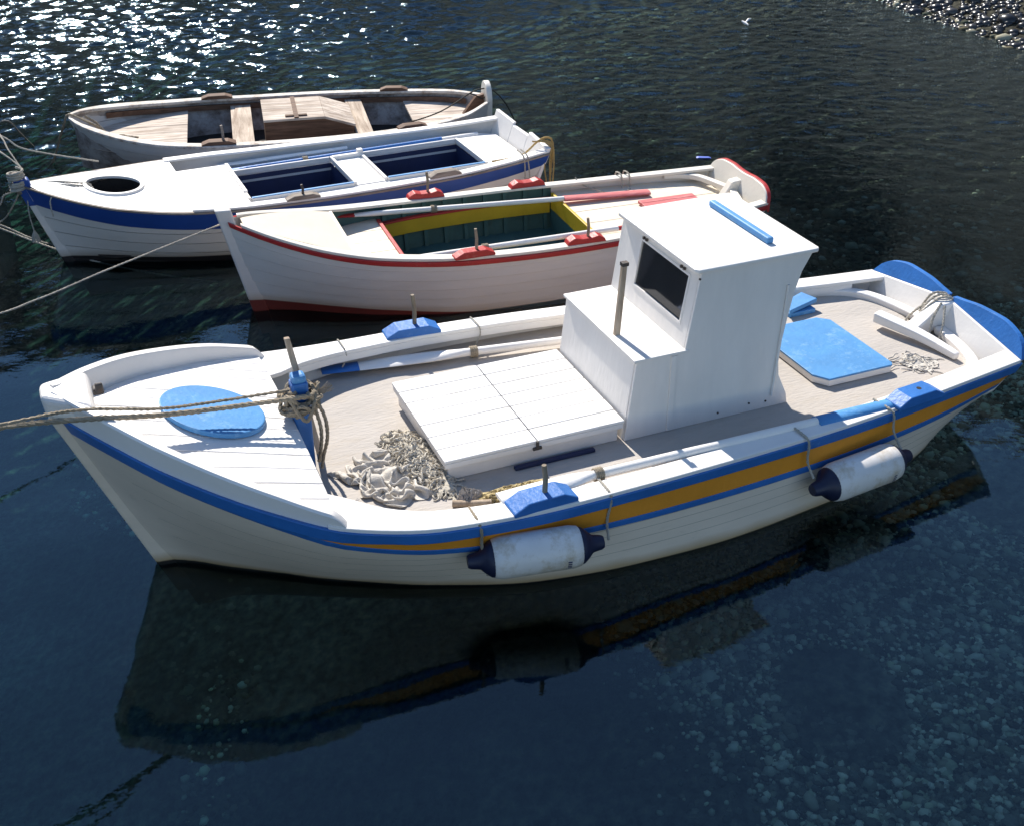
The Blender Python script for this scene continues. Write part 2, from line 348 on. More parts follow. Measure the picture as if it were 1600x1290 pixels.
def wave_z(X, Y):
    r_ = np.random.default_rng(11); Z = np.zeros_like(X)
    ss = lambda v, a, b: (lambda t: t * t * (3 - 2 * t))(np.clip((v - a) / (b - a), 0, 1))
    # the breeze reaches the open water away from the moorings
    gust = .8 + .2 * np.sin(X * .5 + Y * .31 + 1) * np.sin(Y * .7 - X * .2)
    amp = (.03 + .30 * ss(Y, 8.5, 13) + .67 * ss(Y - .5 * X, 12, 18.5)) * gust
    def waves(n, l0, l1, slope, wind, spread):
        z = np.zeros_like(X)
        for _ in range(n):
            l = math.exp(r_.uniform(math.log(l0), math.log(l1))); k = 2 * math.pi / l; a = wind + r_.normal(0, spread)
            z += slope * math.sqrt(2 / n) / k * np.sin(k * (X * math.cos(a) + Y * math.sin(a)) + r_.uniform(0, 6.283))
        return z
    Z += waves(16, .8, 2.6, .010, R(70), .8)
    Z += waves(64, .16, .44, .24, R(-70), .55) * amp
    Z += waves(30, .11, .20, .15, R(-70), .7) * amp
    return Z
def sea_mesh():
    xs = np.concatenate([np.linspace(-100, -9.5, 14)[:-1], np.arange(-9.5, 9.5, .036), np.linspace(9.5, 100, 14)])
    ys = np.concatenate([np.linspace(-40, 2.4, 8)[:-1], np.arange(2.4, 9, .05), np.arange(9, 19.6, .034), np.linspace(19.6, 90, 40)])
    X, Y = np.meshgrid(xs, ys); fade = np.clip((10.5 - np.abs(X)) / 1, 0, 1) * np.clip((21 - Y) / 1.4, 0, 1)
    Z = wave_z(X, Y) * fade; nx, ny = len(xs), len(ys)
    V = np.stack([X, Y, Z], -1).reshape(-1, 3); i = np.arange(nx * ny).reshape(ny, nx)
    F = np.stack([i[:-1, :-1], i[:-1, 1:], i[1:, 1:], i[1:, :-1]], -1).reshape(-1, 4)
    ring = np.concatenate([i[0, :], i[1:, -1], i[-1, -2::-1], i[-2:0:-1, 0]]); o = len(V); low = V[ring].copy(); low[:, 2] = -9
    V = np.concatenate([V, low]); n = len(ring); r0 = ring; r1 = np.roll(ring, -1); l0 = o + np.arange(n); l1 = np.roll(l0, -1)
    F = np.concatenate([F, np.stack([r1, r0, l0, l1], -1)])
    me = bpy.data.meshes.new('sea'); me.vertices.add(len(V)); me.vertices.foreach_set('co', V.astype(np.float32).ravel())
    nl = F.size + n; li = np.concatenate([F.ravel(), l0[::-1]]).astype(np.int32); me.loops.add(nl); me.loops.foreach_set('vertex_index', li)
    me.polygons.add(len(F) + 1); me.polygons.foreach_set('loop_start', np.concatenate([np.arange(0, F.size, 4), [F.size]]).astype(np.int32))
    me.update(calc_edges=True); me.validate(); me.shade_smooth(); me.set_sharp_from_angle(angle=R(60)); me.materials.append(MATS['sea'])
    o = bpy.data.objects.new('sea', me); C.objects.link(o); return tag(o, kind='structure')
sea_mesh()

tag(MB().box((-8.1, 4, -.8), (4.0, 19, 4.4)).build('quay', 'quay_stone', bevel=.06), kind='structure')      # the ropes on the left are made fast here
# pebbles under water and on the beach: uncountable
def pebble_field(name, pts, size, palette, rough, spec, flat=.6, sub=1):
    bm = bmesh.new(); bmesh.ops.create_icosphere(bm, subdivisions=sub, radius=1); bv = np.array([v.co for v in bm.verts]); bf = np.array([[v.index for v in f.verts] for f in bm.faces]); bm.free()
    n = len(pts); k = len(bv); s = size * np.exp(rng.normal(0, .38, n)); sc3 = np.stack([s * rng.uniform(.7, 1.3, n), s * rng.uniform(.7, 1.3, n), s * rng.uniform(flat * .6, flat * 1.2, n)], 1)
    a = rng.uniform(0, 2 * np.pi, n); ca, sa = np.cos(a)[:, None], np.sin(a)[:, None]
    jit = 1 + rng.normal(0, .05, (n, k, 1)); V = bv[None] * jit * sc3[:, None]
    Vx = V[..., 0] * ca - V[..., 1] * sa; Vy = V[..., 0] * sa + V[..., 1] * ca
    V = np.stack([Vx, Vy, V[..., 2]], -1) + pts[:, None, :]; F = (bf[None] + (np.arange(n) * k)[:, None, None]).reshape(-1, 3)
    me = bpy.data.meshes.new(name); me.vertices.add(n * k); me.vertices.foreach_set('co', V.astype(np.float32).ravel())
    me.loops.add(F.size); me.loops.foreach_set('vertex_index', F.astype(np.int32).ravel()); me.polygons.add(len(F)); me.polygons.foreach_set('loop_start', np.arange(0, F.size, 3, dtype=np.int32))
    me.update(calc_edges=True); me.shade_smooth()
    pal = np.array(palette); col = pal[rng.choice(len(pal), n, p=None)] * rng.uniform(.35, 1.25, (n, 1))
    at = me.attributes.new('tint', 'FLOAT_COLOR', 'POINT'); at.data.foreach_set('color', np.concatenate([np.repeat(col, k, 0), np.ones((n * k, 1))], 1).astype(np.float32).ravel())
    m, t, b, N, L = nodes(name); A = N('ShaderNodeAttribute'); A.attribute_name = 'tint'; L(A.outputs[0], b.inputs['Base Color']); b.inputs['Roughness'].default_value = rough; b.inputs['Specular IOR Level'].default_value = spec
    me.materials.append(m); o = bpy.data.objects.new(name, me); C.objects.link(o); return tag(o, kind='stuff')
def scatter(n, x0, x1, y0, y1, cond):
    x = rng.uniform(x0, x1, n); y = rng.uniform(y0, y1, n); k = cond(x, y); x, y = x[k], y[k]; return np.stack([x, y, bed_z(x, y)], 1)
PAL = [(.07, .065, .045), (.10, .09, .06), (.16, .14, .085), (.06, .07, .05), (.22, .19, .12), (.14, .14, .10), (.09, .11, .08), (.40, .36, .24), (.62, .58, .42)]
p1 = scatter(56000, .5, 4.5, 2.5, 9, lambda x, y: (x > .9 + .35 * np.sin(y * 2) + rng.normal(0, .2, len(x))) & (np.sin(x * 2.1 + 1) * np.sin(y * 1.7) > -.75))
p2 = scatter(24000, .5, 9, 9, 19, lambda x, y: (shore_dist(x, y) > -.1) & ((y < 11) | (rng.random(len(x)) < .35) | (shore_dist(x, y) < .8)))
p3 = scatter(7000, -5, -1.6, 2.5, 9, lambda x, y: np.sin(x * 1.6 + .4) * np.sin(y * 1.3 + x) > .35)
pebble_field('seabed_pebbles', p2, .030, [tuple(.7 * q for q in c) for c in PAL], .8, .1)
pebble_field('seabed_stones', np.concatenate([p1, p3]), .0175, [tuple(min(.88, 1.3 * q) for q in c) for c in PAL] + [(.9, .84, .58), (.85, .80, .55), (.7, .7, .42), (.6, .60, .4)], .8, .1, .75)  # palest tints put the flecks of sunlight on the bed into stone colour
p4 = scatter(15000, 4.5, 11, 12, 24, lambda x, y: (shore_dist(x, y) < .12) & (shore_dist(x, y) > -3.2))
pebble_field('beach_pebbles', p4, .05, [(.012, .012, .013), (.02, .018, .017), (.03, .027, .025), (.05, .045, .04), (.016, .016, .02)], .28, .6)

# ------------------------------------------------------------------ boat parts used on several boats
def thole_block(fr_root, x, y, z, ln, wd, ht, mat, ang=0, pin=None, pinmat='pin_wood', pr=.013, lobed=False):
    b = MB(); l = ln / 2; c = l * .55
    prof = [(-l, 0), (-l, ht * .35), (-c, ht), (c, ht), (l, ht * .35), (l, 0)]
    if lobed: prof = [(-l, 0), (-l * .92, ht * .55), (-l * .6, ht * 1.05), (-l * .25, ht * .8), (l * .25, ht * .8), (l * .6, ht * 1.05), (l * .92, ht * .55), (l, 0)]
    ca, sa = math.cos(ang), math.sin(ang)
    b.prism(prof, (x + sa * wd / 2, y - ca * wd / 2, z), (ca, sa, 0), (0, 0, 1), (-sa * wd, ca * wd, 0))
    o = b.build('thole_block', mat, fr_root, bevel=.006)
    if pin:
        dx, h = pin; px, py = x + ca * dx, y + sa * dx
        MB().tube([(px, py, z + ht * .3), (px + .004, py, z + ht + h * .5), (px - .003, py + .004, z + ht + h)], [pr, pr, pr * .92], 10).build('thole_pin', pinmat, o, smooth=40)
    return o
def stem(h, root, mat, head, width, depth, name='stem'):
    b = MB(); secs = []
    for z in lin(h.zk * .6, h.zr(h.t0) + head, 12):
        x = h.x(h.t0, min(z, h.zr(h.t0) + head)); w_ = width / 2
        secs.append([(x - depth * .45, -w_ * .7, z), (x + depth * .55, -w_, z), (x + depth * .55, w_, z), (x - depth * .45, w_ * .7, z)])
    b.sweep(secs); return b.build(name, mat, root, bevel=.012)
def planked_hull(h, root, mat, strakes, n=56, seam=.006):
    inner = MB(); inner.sweep(h.skin(-1, n, -.008), False, False); inner.sweep(h.skin(1, n, -.008), False, False)
    hull = inner.build('hull', 'seam', root, smooth=40)
    for side in (-1, 1):
        for k in range(strakes):
            f0, f1 = k / strakes, (k + 1) / strakes
            lo = lambda t: -.10 + (h.zr(t) + .10) * f0; hi = lambda t: -.10 + (h.zr(t) + .10) * f1
            b = MB(); secs = []
            for t in h.ts(None, None, n):
                zs = lin(lo(t) + seam * .5, hi(t) - seam * .5, 4)
                secs.append([h.p(t, z, side, .004 - .004 * i / 3) for i, z in enumerate(zs)] + [h.p(t, z, side, -.012) for z in zs[::-1]])
            b.sweep(secs); b.build('plank', mat, hull, smooth=30)
    b = MB(); b.sweep(h.skin(-1, n, .002, None, lambda t: -.10, 6), False, False); b.sweep(h.skin(1, n, .002, None, lambda t: -.10, 6), False, False); b.build('bottom', mat, hull, smooth=40)
    return hull
def lining(h, root, name, mat, a, b, inset, ztop, zbot, n=44, rows=6):
    m = MB()
    for side in (-1, 1):
        secs = [[(h.x(t, z) if False else t, side * (h.hb(t, z) - inset(t)), z) for z in lin(zbot(t), ztop(t), rows)] for t in h.ts(a, b, n)]
        m.sweep(secs, False, False)
    return m.build(name, mat, root, smooth=40)
def flat_deck(h, root, name, mat, a, b, wf, zf, th=.02, holes=None, n=40, parent=None):
    m = MB(); h.plank(m, -9, 9, a, b, wf, zf, th, n); return m.build(name, mat, root, smooth=30)
def planks(h, root, name, mat, a, b, wf, zf, edges, th=.022, gap=.0035, seammat='seam', plankname='plank'):
    base = MB(); h.plank(base, edges[0], edges[-1], a + .004, b - .004, lambda t: wf(t) - .004, lambda t, y: zf(t, y) - .012, th * .7)
    d = base.build(name, seammat, root)
    for b0, b1 in zip(edges[:-1], edges[1:]):
        m = MB(); dz = random.uniform(-.0012, .0012)
        if h.plank(m, b0 + gap / 2, b1 - gap / 2, a, b, wf, lambda t, y: zf(t, y) + dz, th, 36): m.build(plankname, mat, d, bevel=.0025, seg=1)
    return d

# ================================================================== 1. the cabin boat
M = Frame(.068, 5.607, .4)
hm = Hull([-2.37, -2.2, -1.95, -1.55, -1.25, -.8, -.3, .2, .6, 1.4, 2.0, 2.3, 2.9],
          [.985, .93, .835, .69, .59, .525, .505, .495, .485, .465, .455, .455, .46],
          [.03, .245, .50, .77, .89, .975, 1.0, .985, .96, .89, .81, .765, .68],
          [.012, .07, .17, .345, .50, .72, .90, .965, .975, .905, .79, .71, .46],
          [.37, .34, .26, .13, .05, 0, 0, 0, 0, 0, -.08, -.2, -.62])
boat = M.empty('fishing_boat'); tag(boat, 'large white fishing boat with blue and orange stripes and a small cabin, nearest the camera', 'boat')
b = MB()
for s_ in (-1, 1): b.sweep(hm.skin(s_, 80, 0, None, lambda t: hm.zr(t) - .004, 20), False, False)
hull = b.build('hull', 'main_hull', boat, smooth=40)
stem(hm, boat, 'main_hull', -.01, .075, .10)
def stripe(name, mat, top, bot, out):
    for s_ in (-1, 1):
        b = MB(); hm.band(b, s_, -2.36, 2.895, lambda t: hm.zr(t) - top(t), lambda t: hm.zr(t) - bot(t), out, .006, 64); b.build(name, mat, hull, smooth=40, bevel=.004, seg=2)
tp = pchip([-2.37, -1.75, -1.3, -.5, .3, 2.3, 2.9], [0, .0, .035, .085, .105, .10, .08])
rb = pchip([-2.37, -1.6, -1.0, 2.9], [.085, .08, .06, .058])
for s_ in (-1, 1):
    b = MB(); b.sweep([[(t, s_ * (hm.br(t) + .022), hm.zr(t) + .002), (hm.x(t, hm.zr(t) - rb(t)), s_ * (hm.br(t) + .016 if t > -1 else hm.br(t) + .010), hm.zr(t) - rb(t)), (hm.x(t, hm.zr(t) - rb(t)), s_ * (hm.hb(t, hm.zr(t) - rb(t)) - .006), hm.zr(t) - rb(t)), (t, s_ * (hm.br(t) - .006), hm.zr(t) + .002)] for t in lin(-2.36, 2.895, 70)]); b.build('rubbing_strake', 'blue', hull, smooth=40, bevel=.006)
for s_ in (-1, 1):
    b = MB(); hm.band(b, s_, -1.72, 2.89, lambda t: hm.zr(t) - .060, lambda t: hm.zr(t) - .061 - tp(t), .005, .004, 64); b.build('orange_stripe', 'orange', hull, smooth=40)
stripe('lower_stripe', 'blue', lambda t: .0625 + tp(t), lambda t: .100 + tp(t), .008)
for k, f in enumerate((.30, .50, .70, .86)):                 # plank seams telegraphing through the paint
    for s_ in (-1, 1):
        zz = lambda t: .03 + (hm.zr(t) - .17 - .03) * f
        b = MB(); hm.band(b, s_, -2.2, 2.86, lambda t: zz(t) + .0012, lambda t: zz(t) - .0012, .0009, .002, 60, 2); b.build('plank_seam', 'seam_paint', hull)
# bow bulwark
bh = pchip([-2.37, -2.1, -1.7, -1.4, -1.25], [.135, .135, .12, .095, .075])
for s_ in (-1, 1):
    b = MB(); secs = []
    for t in lin(-2.36, -1.235, 44):
        k = 1 - max(0, (t + 1.31) / .075) ** 2 * .85 if t > -1.31 else 1
        z0, z1 = hm.zr(t) - .006, hm.zr(t) + bh(t) * k; o = hm.br(t)
        i = max(.004, o - .055)
        secs.append([(t, s_ * (o - .003), z0), (t - .012, s_ * (o + .006), z1 - .012), (t - .012, s_ * (o - .006), z1), (t, s_ * (i + .008), z1), (t, s_ * i, z1 - .012), (t, s_ * max(.002, i - .006), z0)])
    b.sweep(secs); b.build('bulwark', 'white', boat, smooth=35)
b = MB(); b.sweep([[(-2.41 + .1 * k, -.075 - .055 * k, .99), (-2.41 + .1 * k, .075 + .055 * k, .99), (-2.425 + .1 * k, .07 + .055 * k, 1.118 - .016 * k), (-2.425 + .1 * k, -.07 - .055 * k, 1.118 - .016 * k)] for k in (0, .5, 1, 1.6, 2.2)])
b.build('bow_block', 'white', boat, bevel=.035, seg=4)
MB().box((-2.17, -.03, 1.075), (.05, .05, .035)).box((-2.165, -.06, 1.10), (.035, .02, .05)).build('bow_chock', 'iron', boat, bevel=.008)
# foredeck
wd = lambda t: max(.01, hm.br(t) - .05)
zfd = pchip([-2.37, -2.1, -1.7, -1.285], [.97, .90, .765, .63])
def zd(t, y): return zfd(t) + .055 * (1 - min(1, (y / wd(t)) ** 2)) if wd(t) > .02 else zfd(t)
fd = planks(hm, boat, 'foredeck', 'white_deck', -2.28, -1.28, wd, zd, [-.86, -.69, -.575, -.46, -.345, -.23, -.115, 0, .115, .23, .345, .46, .575, .69, .86])
hx, hr_ = -1.665, .245
def disc(cx, cy, r, zf, th, n=48):
    m = MB(); top = [(cx + r * math.cos(2 * math.pi * i / n), cy + r * math.sin(2 * math.pi * i / n)) for i in range(n)]
    m.sweep([[(x, y, zf(x, y) + .004) for x, y in top], [(x, y, zf(x, y) + th) for x, y in top]]); return m
disc(hx, 0, hr_, lambda x, y: zfd(hx) + (x - hx) * -.33 + .05, .034).build('deck_hatch', 'light_blue', boat, bevel=.006)
MB().sweep([[(-1.40, f * (hm.hb(-1.40, .36) - .05), .36), (-1.40, f * (hm.br(-1.40) - .07), .60)] for f in lin(-1, 1, 12)], False, False).build('bulkhead', 'inner_grey', boat)
# cap rails, inner sides, floor
cw = pchip([-1.34, -1.2, -1.05, -.8, -.3, .5, 2.0, 2.9], [.30, .26, .185, .135, .115, .11, .115, .125])
for s_ in (-1, 1):
    b = MB(); hm.cap(b, s_, -1.34, 2.885, cw, .012, .022, .026, 60); cp = b.build('cap_rail', 'cap_white', boat, bevel=.006)
    b = MB(); secs = []
    for t in lin(-1.15, 2.65, 40):
        o = hm.br(t) - cw(t); z = hm.zr(t) - .004; secs.append([(t, s_ * (o + .016), z), (t, s_ * (o + .001), z), (t, s_ * (o + .001), z - .045), (t, s_ * (o + .016), z - .045)])
    b.sweep(secs); b.build('inner_stringer', 'white', cp, bevel=.003)
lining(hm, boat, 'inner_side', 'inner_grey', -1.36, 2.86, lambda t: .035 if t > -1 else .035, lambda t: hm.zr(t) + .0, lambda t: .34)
FZ = .385
flat_deck(hm, boat, 'floor', 'floor_sand', -1.45, 2.75, lambda t: min(hm.br(t), hm.hb(t, FZ)) - .04, lambda t, y: FZ)
# engine hatch: two planked lids on a low coaming
MB().box((-.115, 0, FZ + .045), (.97, .82, .09)).build('hatch_coaming', 'white', boat, bevel=.006)
for x0, x1 in ((-.625, -.115), (-.109, .395)):
    edges = [-.435 + .87 * k / 7 for k in range(8)]
    base = MB().box(((x0 + x1) / 2, 0, .484), (x1 - x0 - .008, .862, .03)); lid = base.build('engine_hatch_lid', 'white', boat, bevel=.004); MB().box(((x0 + x1) / 2, 0, .5003), (x1 - x0 - .02, .846, .002)).build('seam_backing', 'seam', lid)
    for y0, y1 in zip(edges[:-1], edges[1:]):
        MB().box(((x0 + x1) / 2, (y0 + y1) / 2, .5075 + random.uniform(-.001, .001) + .003), (x1 - x0, y1 - y0 - .006, .017)).build('plank', 'white_deck', lid, bevel=.004, seg=2)
MB().box((-.02, -.452, FZ + .010), (.46, .03, .018)).build('floor_batten', 'navy_inside', boat, bevel=.003)
MB().box((-.115, -.437, .475), (.05, .012, .016)).box((-.115, -.44, .495), (.012, .016, .05)).build('hatch_latch', 'iron', boat, bevel=.002)
# cabin
cab = MB()
side_prof = [(.40, FZ), (.45, .85), (.735, .85), (.80, 1.302), (1.478, 1.302), (1.462, 1.27), (1.425, 1.2), (1.392, 1.08), (1.372, .95), (1.352, .8), (1.345, .68), (1.36, .58), (1.40, .5), (1.425, .45), (1.44, FZ)]
cabin = bpy.data.objects.new('cabin', None); C.objects.link(cabin); cabin.parent = boat
for y in (-.43, .412):
    MB().prism(side_prof, (0, y, 0), (1, 0, 0), (0, 0, 1), (0, .018, 0)).build('side_panel', 'white_cabin', cabin, bevel=.003)
MB().prism([(.396, FZ + .0), (.447, .853), (.467, .853), (.416, FZ)], (0, -.411, 0), (1, 0, 0), (0, 0, 1), (0, .822, 0)).build('engine_box_front', 'white_cabin', cabin, bevel=.003)
MB().box((.595, 0, .861), (.325, .875, .018)).build('engine_box_top', 'white_cabin', cabin, bevel=.004)
def front(y0, y1, z0, z1, name='front_wall', mat='white_cabin', th=.02, dx=0):
    X = lambda z: .738 + (z - .871) * .1445 + dx
    m = MB(); m.sweep([[(X(z0), y, z0), (X(z1), y, z1), (X(z1) + th, y, z1), (X(z0) + th, y, z0)] for y in (y0, y1)]); return m
wy0, wy1, wz0, wz1 = -.325, .185, .985, 1.245
fw = front(-.411, .411, .871, wz0); fw2 = front(-.411, .411, wz1, 1.302); fw3 = front(-.411, wy0, wz0, wz1); fw4 = front(wy1, .411, wz0, wz1)
for q in (fw2, fw3, fw4): fw.add(q.v, q.f)
fwo = fw.build('front_wall', 'white_cabin', cabin)
front(wy0 - .004, wy1 + .004, wz0 - .004, wz1 + .004, th=.005, dx=.008).build('window_pane', 'dark_glass', cabin)
fr_ = MB()
for a in ((wy0 - .012, wy1 + .012, wz0 - .012, wz0 + .002), (wy0 - .012, wy1 + .012, wz1 - .002, wz1 + .012), (wy0 - .012, wy0 + .002, wz0 + .002, wz1 - .002), (wy1 - .002, wy1 + .012, wz0 + .002, wz1 - .002)):
    q = front(*a, th=.006, dx=-.004); fr_.add(q.v, q.f)
fr_.build('window_frame', 'white_cabin', cabin)
rp = [(.775, -.445), (.76, -.42), (.76, .42), (.775, .445), (1.50, .445), (1.515, .43), (1.515, -.43), (1.50, -.445)]
roof = MB().prism(rp, (0, 0, 1.304), (1, 0, 0), (0, 1, 0), (0, 0, .024)).build('roof', 'white_cabin', cabin, bevel=.007)
MB().box((1.295, 0, 1.347), (.042, .60, .036)).build('roof_rail', 'light_blue', roof, bevel=.009)
MB().tube([(1.345, -.437, 1.14), (1.335, -.437, .8), (1.322, -.437, .46)], .008, 6).build('side_batten', 'white_cabin', cabin, smooth=60)
MB().box((.672, -.434, .62), (.035, .008, .46)).build('corner_strip', 'white_cabin', cabin, bevel=.002)
for x, z in ((.98, .425), (1.29, .43), (.79, 1.27), (1.18, .44)): MB().tube([(x, -.428, z), (x, -.4345, z)], .006, 8).build('bolt', 'iron', cabin)
for y in (.16, .13, -.25, -.28): MB().box((.785, y, 1.268), (.012, .014, .014)).build('hinge', 'iron', cabin)
MB().box((1.15, 0, .42), (.5, .8, .06)).build('step', 'inner_grey', cabin)
MB().sweep([[(.483 + dx, -.133 + dy, z) for dx, dy in ((-.016, -.013), (.016, -.013), (.016, .013), (-.016, .013))] for z, dx_ in ((.86, 0),)] + [[(.53 + dx, -.095 + dy, 1.27) for dx, dy in ((-.015, -.012), (.015, -.012), (.015, .012), (-.015, .012))]]).build('post', 'pole_wood', boat, bevel=.003)
MB().box((.532, -.093, 1.262), (.038, .032, .02)).build('post_band', 'iron', boat)
# aft: blue hatch, transom, knees, thole blocks
hp = [(1.70, -.30), (1.76, -.385), (2.20, -.385), (2.215, -.36), (2.215, .24), (2.15, .30), (1.70, .30)]
bhx = MB().prism(hp, (0, 0, FZ + .004), (1, 0, 0), (0, 1, 0), (0, 0, .04)).build('stern_hatch', 'white', boat, bevel=.004)
MB().prism([(x * 1 + (.003 if x > 1.9 else -.003), y * 1.006) for x, y in hp], (0, 0, FZ + .045), (1, 0, 0), (0, 1, 0), (0, 0, .012)).build('hatch_lid', 'light_blue', bhx, bevel=.003)
def transom(h, root, t, prof_top, th, mat_in, edge_mat=None, tilt=-.3, zlo=.0, name='transom'):
    m = MB(); ys = lin(-1, 1, 41); secs = []
    for f in ys:
        w_ = h.br(t); y = f * w_; zt = prof_top(abs(f), f); zb = zlo + (1 - (1 - abs(f)) ** .6) * .25
        xt = t + (zt - h.zr(t)) * -tilt; xb = t + (zb - h.zr(t)) * -tilt
        secs.append([(xb, y * .9, zb), (xt, y, zt), (xt + th, y, zt), (xb + th, y * .9, zb)])
    m.sweep(secs); return m.build(name, mat_in, root, smooth=30, bevel=.004)
arch = pchip([0, .12, .35, .6, .8, .93, 1.0], [.578, .588, .608, .612, .588, .54, .475])
tr = transom(hm, boat, 2.87, lambda a, f: .475 + .09 * (1 - a), .035, 'white', tilt=-.45)
for s_ in (-1, 1):
    m = MB(); secs = []
    for a in lin(.03, 1.0, 34):
        z0 = .476 + .09 * (1 - a); z1 = arch(a) + .002; x0 = 2.88 + (z0 - .46) * .45; x1 = 2.88 + (z1 - .46) * .45; y = s_ * a * .69
        secs.append([(x0 + .001, y, z0), (x1 + .001, y, z1), (x1 + .033, y, z1), (x0 + .033, y, z0)])
    m.sweep(secs); m.build('transom_wing', 'blue', tr, bevel=.005)
MB().sweep([[(2.60, -.05, .38), (2.60, .05, .38), (2.90, .06, .38), (2.90, -.06, .38)], [(2.74, -.05, .48), (2.74, .05, .48), (2.92, .06, .49), (2.92, -.06, .49)], [(2.83, -.05, .555), (2.83, .05, .555), (2.95, .055, .565), (2.95, -.055, .565)]]).build('stern_post', 'white', boat, bevel=.014, seg=3)
for s_ in (-1, 1):
    m = MB(); path = [(2.32, .70), (2.48, .665), (2.62, .60), (2.72, .48), (2.78, .30), (2.82, .07)]; P = smooth_path([(x, y * s_, .425) for x, y in path], .05); secs = []
    for i, p in enumerate(P):
        tg = (P[min(i + 1, len(P) - 1)] - P[max(i - 1, 0)]).normalized(); nrm = Vector((-tg.y, tg.x, 0)) * .035
        secs.append([p + nrm, p - nrm, p - nrm - Vector((0, 0, .05)), p + nrm - Vector((0, 0, .05))])
    m.sweep(secs); m.build('stern_knee', 'white', boat, smooth=35, bevel=.01)
an = -.07
thole_block(boat, -.32, -.945, .522, .34, .125, .062, 'blue', .04, (.015, .15))
thole_block(boat, -.33, .955, .522, .34, .125, .06, 'blue', -.04, (.02, .19))
o = thole_block(boat, 2.02, -.80, .472, .34, .12, .065, 'blue', .10)
MB().tube([(2.04, -.795, .530), (2.04, -.795, .5385)], .014, 12).build('pin_hole_disc', 'dark_inside', o)  # solid dark disc, the shade of the empty hole put into its colour
thole_block(boat, 1.72, .80, .475, .30, .11, .06, 'blue', -.10)
# samson post
MB().box((-1.235, 0, .64), (.085, .085, .52)).build('mooring_post', 'blue', boat, bevel=.012)
MB().box((-1.235, 0, .915), (.075, .075, .05)).build('mooring_post_head', 'light_blue', boat, bevel=.018)

# ================================================================== 2. the red-trimmed rowing boat
B3 = Frame(-.475, 8.222, .348)
h3 = Hull([-1.61, -1.45, -1.25, -.95, -.6, 0, .6, 1.2, 1.84, 2.45],
          [.715, .665, .605, .53, .475, .43, .415, .41, .42, .445],
          [.03, .17, .30, .435, .54, .625, .645, .615, .55, .45],
          [.012, .06, .13, .255, .40, .57, .60, .57, .48, .30],
          [.225, .21, .17, .10, .04, 0, 0, 0, -.05, -.42])
b3 = B3.empty('rowing_boat'); tag(b3, 'cream white rowing boat with red trim and yellow inner boards, behind the cabin boat', 'boat')
planked_hull(h3, b3, 'b3_hull', 7, seam=.0025)
stem(h3, b3, 'b3_hull', .085, .095, .11)
for s_ in (-1, 1):
    b = MB(); h3.band(b, s_, -1.60, 2.445, lambda t: h3.zr(t) + .002, lambda t: h3.zr(t) - .034, .02, .008, 56); b.build('rubbing_strake', 'red', b3, smooth=40, bevel=.004)
    b = MB(); h3.cap(b, s_, -1.52, 2.44, pchip([-1.52, -.85, -.7, 0, 2.45], [.04, .075, .085, .08, .075]), .006, .024, .022, 56); b.build('cap_rail', 'cream_white', b3, bevel=.005)
wd3 = lambda t: max(.006, h3.br(t) - .06)
zf3 = pchip([-1.61, -1.3, -.8], [.715, .64, .515])
flat_deck(h3, b3, 'foredeck', 'cream', -1.50, -.79, wd3, lambda t, y: zf3(t) + .03 * (1 - (y / max(wd3(t), .01)) ** 2), .02)
MB().box((-.80, 0, .42), (.02, .80, .2)).build('foredeck_bulkhead', 'cream', b3)
D3 = .36
w3i = lambda t: min(h3.br(t), h3.hb(t, D3)) - .03
d3 = planks(h3, b3, 'forward_platform', 'cream', -.80, -.43, w3i, lambda t, y: D3, [-.6, -.3, -.1, .1, .3, .6])
MB().sweep([[(-.435, y, D3 - .10), (-.435, y, D3 + .018), (-.408, y, D3 + .018), (-.408, y, D3 - .10)] for y in (-.47, .47)]).build('platform_edge', 'red', b3, bevel=.004)
planks(h3, b3, 'aft_platform', 'cream', 1.06, 2.36, w3i, lambda t, y: D3, [-.6, -.36, -.12, .12, .36, .6])
MB().sweep([[(1.035, y, D3 - .12), (1.035, y, D3 + .016), (1.058, y, D3 + .016), (1.058, y, D3 - .12)] for y in (-.54, .54)]).build('platform_edge', 'yellow', b3, bevel=.004)
lining(h3, b3, 'inner_side', 'green_inside', -.82, 1.10, lambda t: .022, lambda t: h3.zr(t), lambda t: .04)
lining(h3, b3, 'aft_inner_side', 'cream_white', 1.06, 2.43, lambda t: .024, lambda t: h3.zr(t), lambda t: .3)
flat_deck(h3, b3, 'floor', 'green_inside', -.85, 1.3, lambda t: h3.hb(t, .07) - .03, lambda t, y: .065)
for x in (-.42, 1.05): MB().box((x, 0, .19), (.015, 1.0 if x < 0 else 1.1, .25)).build('bulkhead', 'green_inside', b3)
for s_ in (-1, 1):
    for k in range(9):
        t = -.36 + k * .17; m = MB(); m.sweep([[(t + dx, s_ * (h3.hb(t, z) - .022 - dy), z) for dx, dy in ((-.016, 0), (.016, 0), (.016, .026), (-.016, .026))] for z in lin(.06, h3.zr(t) - .004, 6)]); m.build('rib', 'green_inside', b3)
    m = MB(); m.sweep([[(t, s_ * (h3.hb(t, .25) - .052), .205), (t, s_ * (h3.hb(t, .30) - .056), .315), (t, s_ * (h3.hb(t, .30) - .080), .315), (t, s_ * (h3.hb(t, .25) - .078), .205)] for t in lin(-.405, 1.03, 24)]); st = m.build('stringer_board', 'yellow', b3, bevel=.004)
    m = MB(); m.sweep([[(t, s_ * (h3.hb(t, .30) - .050), .318), (t, s_ * (h3.hb(t, .30) - .050), .334), (t, s_ * (h3.hb(t, .30) - .094), .334), (t, s_ * (h3.hb(t, .30) - .094), .318)] for t in lin(-.40, 1.03, 24)]); m.build('stringer_cap', 'red', st, bevel=.003)
